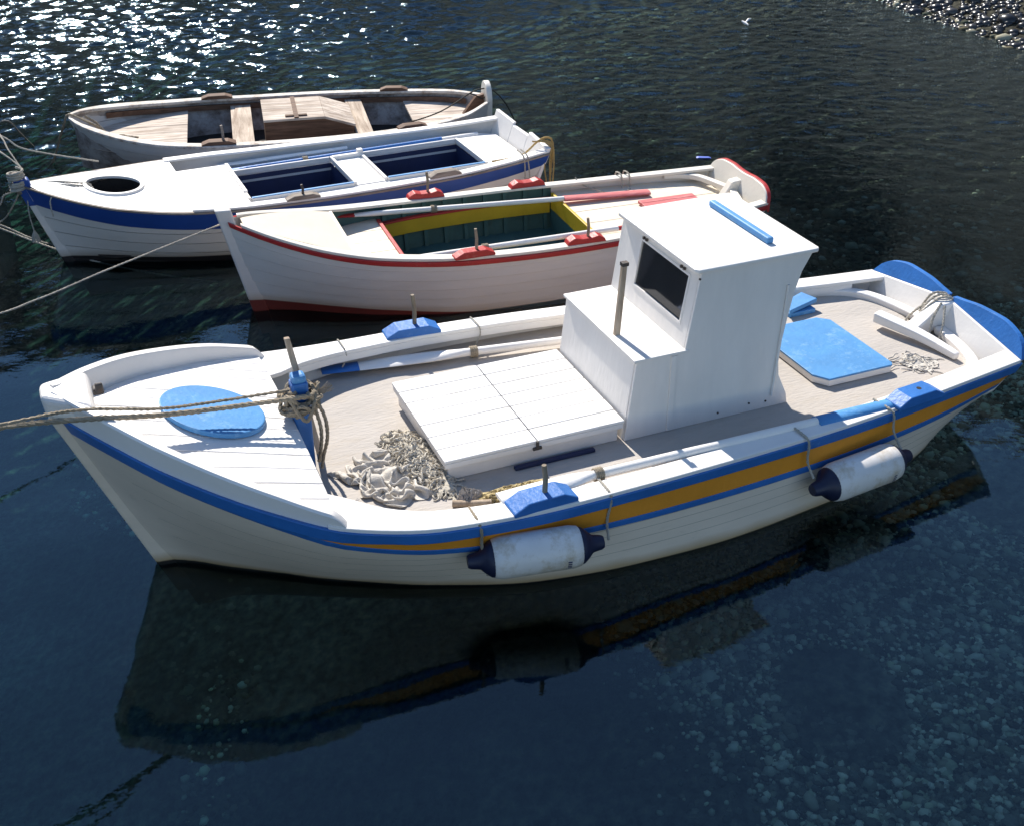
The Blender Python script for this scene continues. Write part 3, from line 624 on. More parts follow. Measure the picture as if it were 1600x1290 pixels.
for s_ in (-1, 1):
    thole_block(b3, 0, s_ * .605, .454, .30, .085, .05, 'red', .03 * -s_, (.02, .15), 'pin_wood', .011, s_ > 0)
    thole_block(b3, .85, s_ * .605, .437, .30, .085, .05, 'red', -.035 * -s_, (.02, .13) if s_ < 0 else None, 'pin_wood', .011, True)
arch3 = pchip([0, .15, .4, .65, .85, .95, 1.0], [.092, .096, .106, .104, .08, .045, 0]); lobe3 = lambda a: arch3(a)
t3 = transom(h3, b3, 2.42, lambda a, f: .47 + lobe3(a) * 1.0 - .015 * a, .03, 'cream_white', tilt=-.35, zlo=.02)
m = MB(); secs = []
for f in lin(-1, 1, 49):
    a = abs(f); z = .47 + lobe3(a) - .015 * a; x = 2.42 + (z - .445) * .35; y = f * .452
    secs.append([(x + .026, y, z - .07), (x + .012, y, z + .006), (x + .045, y, z + .006), (x + .045, y, z - .07)])
m.sweep(secs); m.build('transom_edge', 'red', t3, smooth=40, bevel=.004)
MB().sweep([[(2.26, -.045, .33), (2.26, .045, .33), (2.44, .05, .33), (2.44, -.05, .33)], [(2.37, -.04, .50), (2.37, .04, .50), (2.46, .045, .51), (2.46, -.045, .51)]]).build('stern_post', 'cream_white', b3, bevel=.01)
for s_ in (-1, 1):
    m = MB(); P = smooth_path([(2.02, s_ * .49, .43), (2.16, s_ * .45, .432), (2.28, s_ * .34, .436), (2.37, s_ * .05, .44)], .04); secs = []
    for i, p in enumerate(P):
        tg = (P[min(i + 1, len(P) - 1)] - P[max(i - 1, 0)]).normalized(); nrm = Vector((-tg.y, tg.x, 0)) * .028
        secs.append([p + nrm, p - nrm, p - nrm - Vector((0, 0, .04)), p + nrm - Vector((0, 0, .04))])
    m.sweep(secs); m.build('stern_knee', 'cream_white', b3, smooth=35, bevel=.006)
m = MB()
for k in range(3): m.box((1.845, -.07 + k * .07, D3 + .022), (.48, .066, .026))
solo(B3, m, 'slatted_board', 'faded_red', 'faded red slatted board lying on the stern platform of the red-trimmed boat', 'board', bevel=.004)

# ================================================================== 3. the blue-banded boat
B2 = Frame(-2.23, 9.156, .428)
h2 = Hull([-1.61, -1.45, -1.25, -.95, -.45, 0, .57, 1.2, 1.6, 2.1, 2.56],
          [.665, .625, .58, .53, .485, .465, .45, .445, .445, .46, .49],
          [.03, .175, .325, .49, .645, .69, .69, .675, .655, .605, .545],
          [.012, .06, .13, .25, .44, .56, .61, .60, .57, .50, .36],
          [.33, .31, .26, .17, .05, 0, 0, 0, 0, -.06, -.35])
b2 = B2.empty('rowing_boat'); tag(b2, 'white planked boat with a broad dark blue band and a round foredeck hatch', 'boat')
planked_hull(h2, b2, 'b2_hull', 6, seam=.007)
stem(h2, b2, 'b2_hull', -.16, .075, .09)
m = MB(); m.sweep([[(h2.x(-1.61, z) - .052, -.03, z), (h2.x(-1.61, z) + .06, -.045, z), (h2.x(-1.61, z) + .06, .045, z), (h2.x(-1.61, z) - .052, .03, z)] for z in lin(.50, .715, 5)]); m.build('stem_cap', 'deep_blue', b2, bevel=.01)
for s_ in (-1, 1):
    b = MB(); h2.band(b, s_, -1.60, 2.55, lambda t: h2.zr(t) - .012, lambda t: h2.zr(t) - (.15 if t < 0 else .15 - .02 * t), .010, .004, 60); b.build('blue_band', 'deep_blue', b2, smooth=40)
    b = MB(); h2.band(b, s_, -1.60, 2.55, lambda t: h2.zr(t) + .004, lambda t: h2.zr(t) - .012, .018, .006, 60); b.build('rubbing_strake', 'grey_wood', b2, smooth=40)
    b = MB(); h2.cap(b, s_, -.48, 2.55, lambda t: .085, .004, .022, .02, 56); b.build('cap_rail', 'cap_white', b2, bevel=.006)
wd2 = lambda t: max(.006, h2.br(t) - .004)
zf2 = lambda t, y: h2.zr(t) + .006 + .022 * (1 - min(1, (y / max(wd2(t), .02)) ** 2))
HX, HR = -.96, .205
def deck_with_hole():
    m = MB(); n = 64                                  # outer outline of the foredeck, joined to the round hatch opening
    out = []
    for i in range(n):
        a = 2 * math.pi * i / n; dx, dy = math.cos(a), math.sin(a); lo, hi = .0, 3.0
        for _ in range(30):
            q = (lo + hi) / 2; x, y = HX + dx * q, dy * q
            ok = -1.56 < x < -.44 and abs(y) < wd2(max(x, h2.t0)); lo, hi = (q, hi) if ok else (lo, q)
        out.append((HX + dx * lo, dy * lo, dx, dy, lo))
    secs = []
    for k in range(9):
        f = k / 8; ring = []
        for x, y, dx, dy, l in out:
            q = HR + (l - HR) * f; X, Y = HX + dx * q, dy * q; ring.append((X, Y, zf2(X, Y)))
        secs.append(ring)
    m.sweep(secs, True, False); return m
deck_with_hole().build('foredeck', 'white_deck', b2, smooth=30)
ring = MB(); secs = []
for i in range(48):
    a = 2 * math.pi * i / 48; c_, s_ = math.cos(a), math.sin(a); z = zf2(HX + c_ * HR, s_ * HR)
    secs.append([(HX + c_ * q, s_ * q, z + dz) for q, dz in ((HR - .006, -.004), (HR - .006, .016), (HR + .022, .016), (HR + .026, -.002))])
ring.sweep(secs, True, False, True); ring.build('hatch_ring', 'white', b2, smooth=50)
m = MB(); m.sweep([[(HX + .215 * math.cos(a * .3927), .215 * math.sin(a * .3927), z) for a in range(16)] for z in (.07, .545)], True, False); m.build('locker_side', 'dark_inside', b2)
MB().prism([(HX + .26 * math.cos(a * .3927), .26 * math.sin(a * .3927)) for a in range(16)], (0, 0, .06), (1, 0, 0), (0, 1, 0), (0, 0, .01)).build('locker_floor', 'dark_inside', b2)
# working deck with two wells
D2 = .395
def panel(x0, x1, y0, y1, z, name='side_deck', mat='white_deck', th=.022, par=b2, bev=.006): return MB().box(((x0 + x1) / 2, (y0 + y1) / 2, z - th / 2), (x1 - x0, y1 - y0, th)).build(name, mat, par, bevel=bev)
m = MB(); m.sweep([[(t, -(h2.br(t) - .03), .478), (t, .33, .486), (t, .33, .38), (t, -(h2.br(t) - .03), .38)] for t in lin(-.46, -.03, 6)]); m.build('deck', 'white_deck', b2, bevel=.006)
MB().box((-.015, -.01, .482), (.03, .70, .022)).build('deck_edge', 'white', b2, bevel=.006)
for x0, x1 in ((.90, 1.14),): panel(x0, x1, -.36, .36, D2 + .004, 'thwart')
m = MB(); m.sweep([[(t, -(h2.br(t) - .03), D2 - .004), (t, -.335, D2 - .004), (t, -.335, D2 - .026), (t, -(h2.br(t) - .03), D2 - .026)] for t in lin(-.44, 2.5, 30)]); m.build('side_deck', 'white_deck', b2)
m = MB(); m.sweep([[(t, h2.br(t) - .03, D2 - .07), (t, .325, D2 - .07), (t, .325, D2 - .09), (t, h2.br(t) - .03, D2 - .09)] for t in lin(-.44, 2.5, 30)]); m.build('side_deck', 'inner_grey', b2)
m = MB(); m.sweep([[(2.07, -.50, D2 - .03), (2.07, -.50, D2), (2.07, .50, D2), (2.07, .50, D2 - .03)], [(2.30, -.49, D2 - .03), (2.30, -.49, D2), (2.30, .49, D2), (2.30, .49, D2 - .03)], [(2.46, -.40, D2 - .03), (2.46, -.40, D2), (2.46, .38, D2), (2.46, .38, D2 - .03)]]); m.build('stern_seat', 'white_deck', b2, bevel=.008)
for x0, x1 in ((0, .90), (1.14, 2.07)):
    m = MB()
    for bx in (((x0 + .012), 0, .024, .70), ((x1 - .012), 0, .024, .70)): m.box((bx[0], bx[1], D2 + .002), (bx[2], bx[3], .05))
    for y in (-.345, .345): m.box(((x0 + x1) / 2, y, D2 + .0), (x1 - x0 - .05, .022, .045))
    cm = m.build('coaming', 'white', b2, bevel=.006)
    MB().box(((x0 + x1) / 2, -.345, D2 + .025), (x1 - x0 - .06, .020, .008)).build('coaming_trim', 'light_blue', cm)
    m = MB(); m.sweep([[(x0 + .02, y, D2 - .03) for y in (-.335, .335)] + [(x1 - .02, y, D2 - .03) for y in (.335, -.335)], [(x0 + .04, y, .10) for y in (-.30, .30)] + [(x1 - .04, y, .10) for y in (.30, -.30)]], True, False); m.add([(x0, -.32, .10), (x1, -.32, .10), (x1, .32, .10), (x0, .32, .10)], [(0, 1, 2, 3)])
    m.build('well', 'navy_inside', b2)
lining(h2, b2, 'inner_side', 'inner_grey', -.46, 2.52, lambda t: .03, lambda t: h2.zr(t) + .0, lambda t: .30)
MB().box((1.02, .31, D2 + .02), (.26, .04, .035)).box((1.14, .32, D2 + .035), (.05, .05, .06)).build('hinge_block', 'white', b2, bevel=.006)
def tprof(a, f):
    y = f
    return .70 if y > .28 else (.61 if y > -.22 else .68 - max(0, (-y - .75)) * .5)
m = MB()
for y0, y1, z0, z1 in ((.16, .545, .555, .57), (-.16, .16, .53, .53), (-.545, -.16, .56, .53)):
    xo = lambda z: 2.52 + (z - .5) * .35
    m.sweep([[(xo(.25), y0, .25), (xo(z1 if y0 < -.3 else z0), y0, z1 if y0 < -.3 else z0), (xo(z0) + .03, y0, z1 if y0 < -.3 else z0), (xo(.25) + .03, y0, .25)], [(xo(.25), y1, .25), (xo(z0), y1, z0 if y0 < -.3 else z1), (xo(z0) + .03, y1, z0 if y0 < -.3 else z1), (xo(.25) + .03, y1, .25)]])
m.build('transom', 'white', b2, bevel=.006)
thole_block(b2, .36, -.665, .478, .27, .075, .035, 'grey_wood', -.01, (.0, .075), 'iron', .010)
thole_block(b2, 1.56, -.625, .467, .28, .08, .045, 'grey_wood', .05)
MB().tube([(-1.63, 0, .60), (-1.645, 0, .765)], .035, 10).build('stem_head', 'grey_wood', b2, bevel=.01)

# ================================================================== 4. the weathered boat at the back
B1 = Frame(-2.795, 10.87, .225)
h1 = Hull([-1.29, -1.2, -1.05, -.75, -.4, 0, .6, 1.2, 1.8, 2.3, 2.64],
          [.53, .515, .49, .445, .41, .395, .385, .385, .39, .41, .44],
          [.05, .22, .38, .58, .70, .76, .77, .74, .64, .45, .10],
          [.02, .07, .16, .33, .50, .62, .66, .62, .50, .28, .03],
          [.4, .38, .3, .2, .08, 0, 0, 0, -.05, -.1, -.15], zk=-.25)
b1 = B1.empty('rowing_boat'); tag(b1, 'old weathered open boat with bare wooden engine box, farthest of the four boats', 'boat')
planked_hull(h1, b1, 'b1_hull', 5, seam=.004)
for s_ in (-1, 1):
    b = MB(); h1.cap(b, s_, -1.285, 2.62, pchip([-1.29, -.9, -.3, 2.0, 2.64], [.055, .10, .085, .07, .05]), .015, .02, .028, 60); b.build('cap_rail', 'b1_cap', b1, bevel=.007)
    b = MB(); secs = []
    for t in lin(-1.0, 2.45, 36):
        z = h1.zr(t) - .04; o = h1.br(t) - .055; secs.append([(t, s_ * o, z), (t, s_ * (o - .02), z), (t, s_ * (o - .02), z - .05), (t, s_ * o, z - .05)])
    b.sweep(secs); b.build('inner_stringer', 'brown_wood', b1)
    thole_block(b1, .03, s_ * .715, .415, .30, .10, .035, 'brown_wood', 0, (.04, .13) if s_ < 0 else None, 'grey_wood', .013)
    thole_block(b1, 1.78, s_ * .615, .41, .28, .09, .035, 'brown_wood', -.16 * s_)
lining(h1, b1, 'inner_side', 'b1_inside', -1.24, 2.55, lambda t: .03, lambda t: h1.zr(t), lambda t: .06)
flat_deck(h1, b1, 'floor', 'dark_inside', -1.0, 2.4, lambda t: max(.01, h1.hb(t, .08) - .03), lambda t, y: .08)
wi1 = lambda t: max(.01, h1.hb(t, .32) - .035)
planks(h1, b1, 'bow_platform', 'weathered', -1.10, -.26, wi1, lambda t, y: .325, [-.7, -.42, -.21, 0, .21, .42, .7])
planks(h1, b1, 'stern_platform', 'weathered', 1.86, 2.5, wi1, lambda t, y: .31, [-.7, -.3, -.1, .1, .3, .7])
planks(h1, b1, 'thwart', 'weathered_across', .15, .345, wi1, lambda t, y: .335, [-.75, .75])
planks(h1, b1, 'thwart', 'weathered_across', 1.28, 1.44, wi1, lambda t, y: .33, [-.75, .75])
eb = MB().prism([(.45, .10), (.45, .47), (1.0, .47), (1.27, .38), (1.27, .10)], (0, -.36, 0), (1, 0, 0), (0, 0, 1), (0, .64, 0)).build('engine_box', 'brown_wood', b1, bevel=.006)
for y0, y1 in ((-.375, -.2), (-.197, -.03), (-.027, .135), (.138, .295)):
    MB().box((.723, (y0 + y1) / 2, .482), (.56, y1 - y0, .022)).build('plank', 'weathered', eb, bevel=.003)
    MB().sweep([[(1.006, y, .493), (1.285, y, .398), (1.28, y, .376), (1.0, y, .471)] for y in (y0, y1)]).build('plank', 'weathered', eb, bevel=.003)
MB().box((.745, -.04, .499), (.04, .66, .012)).box((.745, -.30, .50), (.2, .04, .014)).build('lid_batten', 'brown_wood', eb)
sp = MB(); secs = []
for i in range(28):
    a = math.pi * i / 27; secs.append((2.60, .15 * math.cos(a), .47 + .15 * math.sin(a)))
prof = [(y, z) for _, y, z in secs] + [(-.13, .18), (.13, .18)]
sp.prism(prof, (2.585, 0, 0), (0, 1, 0), (0, 0, 1), (.055, 0, 0)).build('stern_post', 'cream_white', b1, bevel=.008)
MB().sweep([[(2.36, -.03, .30), (2.36, .03, .30), (2.58, .03, .30), (2.58, -.03, .30)], [(2.50, -.03, .48), (2.50, .03, .48), (2.58, .03, .50), (2.58, -.03, .50)]]).build('stern_knee', 'brown_wood', b1, bevel=.005)

# ================================================================== loose things in and on the boats
# fenders
def fender(x, y, z, yaw, pitch, label, ln=.44, r=.104, marks=1):
    e = M.empty('fender', (x, y, z - r)); e.rotation_euler = (0, pitch, M.th + yaw)
    tag(e, label, 'fender', 'fenders along the near side of the cabin boat')
    m = MB(); l = ln / 2
    prof = [(-l, r * .80), (-l + .012, r * .93), (-l + .05, r), (l - .05, r), (l - .012, r * .93), (l, r * .80)]
    m.sweep([[(px, pr * math.cos(2 * math.pi * k / 36), r + pr * math.sin(2 * math.pi * k / 36)) for k in range(36)] for px, pr in prof]); m.build('body', 'fender_white', e, smooth=50)
    for s_ in (-1, 1):
        m = MB(); cp_ = [(l * .93, r * .885), (l + .006, r * .85), (l + .03, r * .66), (l + .055, r * .42), (l + .10, r * .34), (l + .112, r * .28)]
        m.sweep([[(s_ * px, pr * math.cos(2 * math.pi * k / 28), r + pr * math.sin(2 * math.pi * k / 28)) for k in range(28)] for px, pr in cp_]); m.build('end_cap', 'navy_rubber', e, smooth=50)
        MB().tube([(s_ * (l + .085), 0, r + .02), (s_ * (l + .085), 0, r + .034)], .012, 10).build('eyelet', 'iron', e)
    # the maker's small print near one end: worn marks too small to read
    m = MB()
    def patch(x0, x1, a0, a1):
        rr = r + .0006; pts = [(x_, rr * math.cos(a), r + rr * math.sin(a)) for x_, a in ((x0, a0), (x1, a0), (x1, a1), (x0, a1))]; m.add(pts, [(0, 1, 2, 3)])
    A = -math.pi * .82
    for k in range(4): patch(l - .088, l - .068, A - .14 * k - .10, A - .14 * k - .02)
    patch(l - .096, l - .092, A - .60, A + .04); patch(l - .064, l - .060, A - .60, A + .04)
    m.build('print', 'ink', e); return e
fender(-.395, -1.06, .335, -.19, -.02, 'stained white fender hanging under the thole pin of the cabin boat')
fender(1.545, -1.01, .245, .08, -.03, 'white fender hanging nearer the stern of the cabin boat, partly in sun', .45, .106)
def line(fr, pts, r, name, mat, label, cat='rope', group=None, twist=True, step=.02):
    m = rope(MB(), pts, r, twist, step); return solo(fr, m, name, mat, label, cat, group, smooth=60)
line(M, [(-.66, -.86, .535), (-.66, -.965, .538), (-.655, -1.01, .50), (-.65, -1.0, .40), (-.64, -1.03, .31), (-.645, -1.06, .27)], .009, 'fender_lanyard', 'rope', 'thin lanyard over the rail to the forward end of the fender under the thole pin', 'rope', 'fender lanyards')
line(M, [(.02, -.86, .522), (.02, -.985, .522), (.022, -1.01, .48), (.01, -1.0, .36), (-.01, -1.06, .29)], .008, 'fender_lanyard', 'rope_pale', 'thin lanyard over the rail to the after end of the fender under the thole pin', 'rope', 'fender lanyards')
line(M, [(1.20, -.79, .50), (1.21, -.925, .498), (1.215, -.95, .46), (1.22, -.95, .36), (1.235, -1.0, .28)], .008, 'fender_lanyard', 'rope_pale', 'thin lanyard over the rail to the forward end of the fender nearer the stern', 'rope', 'fender lanyards')
line(M, [(1.79, -.73, .49), (1.81, -.855, .485), (1.825, -.875, .45), (1.835, -.88, .36), (1.84, -.96, .28)], .008, 'fender_lanyard', 'rope_pale', 'thin lanyard over the rail to the after end of the fender nearer the stern', 'rope', 'fender lanyards')
for x in (-.78, .07):
    o_ = hm.br(x); z = hm.zr(x) + .028
    line(M, [(x, o_ + .016, z - .05), (x, o_ + .014, z), (x + .005, o_ - .12, z), (x + .01, o_ - .125, z - .06), (x - .02, o_ - .13, z - .11)], .005, 'rail_lashing', 'rope_pale', 'thin cord tied round the far rail of the cabin boat ' + ('forward' if x < -.5 else 'aft') + ' of its thole pin', 'cord', 'rail lashings')
# oars
def oar(fr, p0, p1, label, loom=.024, blade=.6, blade_w=.12, tip=None, tip_len=.2, mat='white', end=None, end_len=.3, lash=None, group=None, name='oar', endw=None):
    p0, p1 = Vector(p0), Vector(p1); d = (p1 - p0); ln = d.length; d.normalize(); sdv = Vector((-d.y, d.x, 0)).normalized(); up = d.cross(sdv); up = up if up.z > 0 else -up
    e = fr.empty(name, tuple(p0)); tag(e, label, 'oar', group)
    def piece(nm, a, b_, wf, hf, mt, n=14):
        m = MB(); secs = []
        for q in lin(a, b_, n):
            c_ = d * q; w_, h_ = wf(q), hf(q); secs.append([c_ + sdv * w_ * math.cos(k * math.pi / 5) + up * h_ * math.sin(k * math.pi / 5) for k in range(10)])
        m.sweep(secs); return m.build(nm, mt, e, smooth=40)
    bw_ = lambda q: blade_w / 2 * (.80 + .2 * math.sin(math.pi * min(1, q / blade))) if q < blade * .8 else loom + (blade_w / 2 * .9 - loom) * max(0, (blade - q) / (blade * .2)) ** .8
    bh_ = lambda q: .011 + (loom - .011) * max(0, min(1, (q - blade * .3) / (blade * .7)))
    if tip: piece('blade_tip', 0, tip_len, bw_, bh_, tip, 8)
    piece('blade', tip_len if tip else 0, blade, bw_, bh_, mat)
    le = ln - (end_len if end else 0)
    piece('loom', blade, le, lambda q: loom, lambda q: loom, mat, 6)
    if end: piece('handle', le, ln, lambda q: (endw or loom), lambda q: loom * .8, end, 6)
    for q in (lash or []):
        m = MB(); c_ = d * q
        for k in range(4): m.tube([c_ + d * (.012 * k) + (sdv * math.cos(a) + up * math.sin(a)) * (loom + .006) for a in lin(0, 6.28, 15)], .006, 5)
        m.build('lashing', 'rope', e, smooth=60)
    return e
oar(M, (-.50, -.845, .535), (1.86, -.79, .475), 'white oar along the near rail of the cabin boat, its after end painted blue', .026, .50, .11, None, .1, 'white', 'light_blue', .5, [.52], 'oars of the cabin boat', endw=.045)
oar(M, (-.92, .875, .43), (1.72, .50, .43), 'white oar with blue blade tip along the far side of the cabin boat', .025, .85, .12, 'blue', .22, 'white', None, .3, [.9], 'oars of the cabin boat')
oar(B3, (-.74, .50, .43), (1.78, .26, .385), 'red-tipped white oar along the far side of the red-trimmed boat', .02, .3, .06, 'red', .14, 'white', 'faded_red', .72, [.74], 'oars of the red-trimmed boat', endw=.05)
oar(B3, (-.60, -.42, .415), (1.36, -.50, .455), 'red-tipped white oar along the near side of the red-trimmed boat', .021, .3, .07, 'red', .17, 'white', 'red', .2, [.72], 'oars of the red-trimmed boat')
oar(B2, (-.38, .47, .365), (2.30, .43, .40), 'blue oar lying along the far side of the blue-banded boat', .024, .55, .10, None, .1, 'blue', 'white', .35, [1.05], None)
oar(B2, (-.05, .565, .40), (1.1, .56, .40), 'short white oar beside the blue oar', .016, .45, .07, None, .1, 'white', None, .2, [], None)
# tiller, blue board, stick
m = MB(); P = smooth_path([(2.50, .15, .455), (2.55, .0, .45), (2.60, -.14, .44), (2.64, -.28, .425), (2.66, -.42, .415)], .05); secs = []
for i, p in enumerate(P):
    f = i / (len(P) - 1); tg = (P[min(i + 1, len(P) - 1)] - P[max(i - 1, 0)]).normalized(); nr = Vector((-tg.y, tg.x, 0)) * (.038 - .016 * f + .008 * math.sin(f * 3.1)); hh = .034 - .012 * f
    secs.append([p + nr + Vector((0, 0, hh)), p - nr + Vector((0, 0, hh)), p - nr - Vector((0, 0, hh)), p + nr - Vector((0, 0, hh))])
m.sweep(secs); solo(M, m, 'tiller', 'white', 'white wooden tiller lying across the stern floor of the cabin boat', 'tiller', bevel=.01)
m = MB().sweep([[(2.05, .44, FZ + .03), (2.30, .50, FZ + .045), (2.30, .50, FZ + .075), (2.05, .44, FZ + .06)], [(2.12, .58, FZ + .03), (2.26, .62, FZ + .045), (2.26, .62, FZ + .075), (2.12, .58, FZ + .06)]])
m.box((2.16, .50, FZ + .015), (.20, .10, .03))
solo(M, m, 'wooden_wedge', 'light_blue', 'small blue painted wooden wedge on the floor behind the cabin', 'wedge', bevel=.004)
m = MB().sweep([[(x + dx, y + dy, z) for dx, dy in ((-r_, -r_), (r_, -r_), (r_, r_), (-r_, r_))] for x, y, z, r_ in ((-1.14, .10, FZ, .016), (-1.175, .11, .62, .016), (-1.21, .115, .85, .016), (-1.245, .125, 1.08, .014))])
solo(M, m, 'wooden_stick', 'pole_wood', 'bare wooden stick standing behind the roped blue mooring post', 'stick', bevel=.004)

# crumpled cloth
def heap(name, mat, cx, cy, rx, ry, h, label, cat, fold=9, seed=0, n=72, rot=0, z0=FZ, sharp=1.0):
    m = MB(); nn = n; vs = []; idx = {}
    cr, sr = math.cos(rot), math.sin(rot)
    for j in range(nn):
        for i in range(nn):
            u, v = i / (nn - 1) * 2 - 1, j / (nn - 1) * 2 - 1
            wob = 1 + .22 * noise.noise(Vector((u * 1.6, v * 1.6, seed)))
            rr = math.hypot(u, v) / wob
            wx, wy = u + .35 * noise.noise(Vector((u * 2.2, v * 2.2, seed + 5))), v + .35 * noise.noise(Vector((u * 2.2, v * 2.2, seed + 9)))
            rid = (1 - abs(noise.noise(Vector((wx * fold * .33 + seed, wy * fold * .2, 2.2))) * 2)) ; rid2 = 1 - abs(noise.noise(Vector((wx * fold * .7, wy * fold * .42 + seed, 7.7))) * 2)
            env = max(0, 1 - rr ** 2.6)
            z = env ** .55 * h * (.30 + .75 * max(0, rid) ** 1.2 * sharp + .30 * max(0, rid2)) * (.75 + .5 * noise.noise(Vector((u * 1.3, v * 1.3, seed + 3))))
            x = u * rx + .12 * rx * noise.noise(Vector((v * 3, u * 2, seed + 1))); y = v * ry + .12 * ry * noise.noise(Vector((u * 3, v * 2, seed + 2)))
            vs.append((cx + x * cr - y * sr, cy + x * sr + y * cr, z0 + .004 + z)); idx[i, j] = rr
    fs = [(j * nn + i, j * nn + i + 1, (j + 1) * nn + i + 1, (j + 1) * nn + i) for j in range(nn - 1) for i in range(nn - 1) if idx[i, j] < 1.0 or idx[i + 1, j + 1] < 1.0]
    m.add(vs, fs)
    used = sorted({i for f in m.f for i in f}); mp = {k: q for q, k in enumerate(used)}; m.v = [m.v[k] for k in used]; m.f = [[mp[i] for i in f] for f in m.f]
    return m
# a pleated sheet dropped on the floor over two lumps: small position-based cloth solver
def drop_sheet(n=60, size=.84, steps=40, iters=14):
    u, v = np.meshgrid(np.linspace(-.5, .5, n), np.linspace(-.5, .5, n)); q = lambda k, z: np.vectorize(lambda a, b: noise.noise(Vector((a * k, b * k, z))))(u, v)
    wx, wy = u + .10 * q(4, 2.2), v + .10 * q(4, 6.2)
    z = .17 + .070 * np.sin(wx * 26 + wy * 9) + .05 * np.sin(wy * 23 - wx * 6 + 1) + .10 * q(3, 9.2) + .10 * (1 - 4 * (u * u + v * v))
    P = np.stack([u * size * .58 + .03 * q(6, 1.2), v * size * .62 + .03 * q(6, 5.2), z], -1); V = np.zeros_like(P); rest = size / (n - 1)
    lumps = (((-.09, .05, -.05), .085), ((.02, .0, -.045), .085), ((.11, -.06, -.05), .08))
    pairs = []
    for dj, di, stiff in ((0, 1, .9), (1, 0, .9), (1, 1, .5), (1, -1, .5), (0, 3, .10), (3, 0, .10)): pairs.append((dj, di, stiff, rest * math.hypot(di, dj)))
    for st in range(steps):
        V[..., 2] -= 9.8 / 60 * .5; V *= .97; old = P.copy(); P = P + V / 60
        for _ in range(iters):
            for dj, di, stiff, l0 in pairs:
                A = (slice(0, n - dj), slice(max(0, -di), n - max(0, di))); B = (slice(dj, n), slice(max(0, di), n + min(0, di)))
                D = P[B] - P[A]; L_ = np.linalg.norm(D, axis=-1, keepdims=True) + 1e-9; c = D * (1 - l0 / L_) * .5 * stiff * .45
                P[A] += c; P[B] -= c
            for c0, r0 in lumps:
                D = P - np.array(c0); L_ = np.linalg.norm(D, axis=-1, keepdims=True) + 1e-9; P = np.where(L_ < r0, np.array(c0) + D / L_ * r0, P)
            low = P[..., 2] < .003; P[..., 2] = np.maximum(P[..., 2], .003); P[low, :2] = old[low, :2] + (P[low, :2] - old[low, :2]) * .35
        V = (P - old) * 60
    return P.reshape(-1, 3)
SHEET = drop_sheet()
def sheet(cx, cy, z, sx, sy, sz, rot):
    m = MB(); c_, s_ = math.cos(rot), math.sin(rot); n = 60
    P = SHEET * (sx, sy, sz); z0 = P[:, 2].min()
    m.add([(cx + x * c_ - y * s_, cy + x * s_ + y * c_, z + zz - z0 + .004) for x, y, zz in P], [(j * n + i, j * n + i + 1, (j + 1) * n + i + 1, (j + 1) * n + i) for j in range(n - 1) for i in range(n - 1)])
    return m
o = solo(M, sheet(-.87, -.28, FZ, .76, .84, 1.25, .5), 'crumpled_cloth', 'cloth', 'crumpled grey beige cloth heaped on the floor in front of the engine hatch', 'cloth', smooth=120)
sb = o.modifiers.new('sub', 'SUBSURF'); sb.levels = 1; sb.render_levels = 1
def frayed(cx, cy, rx, ry, n, seed, ln=.10, r=.005, h=.06, rot=0):
    rn = random.Random(seed); m = MB(); cr, sr = math.cos(rot), math.sin(rot)
    for _ in range(n):
        u, v = rn.gauss(0, .45), rn.gauss(0, .45)
        if u * u + v * v > 1: continue
        x, y = cx + u * rx * cr - v * ry * sr, cy + u * rx * sr + v * ry * cr; z = FZ + .006 + h * (1 - u * u - v * v) * (.55 + .45 * rn.random()); a = rn.uniform(0, 6.28); pts = []
        for k in range(7):
            pts.append((x, y, max(FZ + .004, z))); a += rn.gauss(0, .75); x += math.cos(a) * ln / 6; y += math.sin(a) * ln / 6; z += rn.gauss(-.003, .005)
        m.tube(pts, [r * q for q in (.6, 1, 1.1, 1, .9, .8, .4)], 4)
    return m
fh = heap('h', 'fibre', -.685, -.20, .11, .34, .06, '', '', 16, 8.1, 54, .12)
q = frayed(-.69, -.20, .13, .36, 1100, 4, .07, .0055, .075, .12); fh.add(q.v, q.f)
solo(M, fh, 'frayed_rope_heap', 'fibre', 'tattered heap of frayed rope and netting along the front edge of the engine hatch', 'rope heap', smooth=70)
mt_ = heap('m', 'mat_yellow', -.36, -.655, .26, .075, .03, '', '', 18, 1.7, 54, .05)
q = frayed(-.36, -.655, .26, .07, 220, 9, .035, .005, .03, .05); mt_.add(q.v, q.f)
solo(M, mt_, 'matted_net', 'mat_yellow', 'yellowish matted net strip beside the near oar blade', 'net', smooth=70)
sg = heap('s', 'sponge', -.56, -.60, .075, .05, .07, '', '', 22, 6.2, 40, .3); solo(M, sg, 'sponge_clump', 'sponge', 'pale grey lumpy sponge clump at the end of the yellowish net', 'sponge', smooth=70)
m = MB().tube(smooth_path([(-.66, -.63, FZ + .02), (-.58, -.665, FZ + .02), (-.48, -.70, FZ + .022)], .02), .018, 8); solo(M, m, 'wood_billet', 'pole_wood', 'short tan wooden billet lying beside the sponge clump', 'wood', smooth=60)
m = sheet(2.43, -.36, FZ, .42, .30, .22, 2.2); q = frayed(2.36, -.33, .20, .12, 14, 21, .18, .004, .015, .6); m.add(q.v, q.f)
solo(M, m, 'rag', 'cloth', 'dirty rag with loose cords beside the tiller on the stern floor', 'rag', smooth=70)
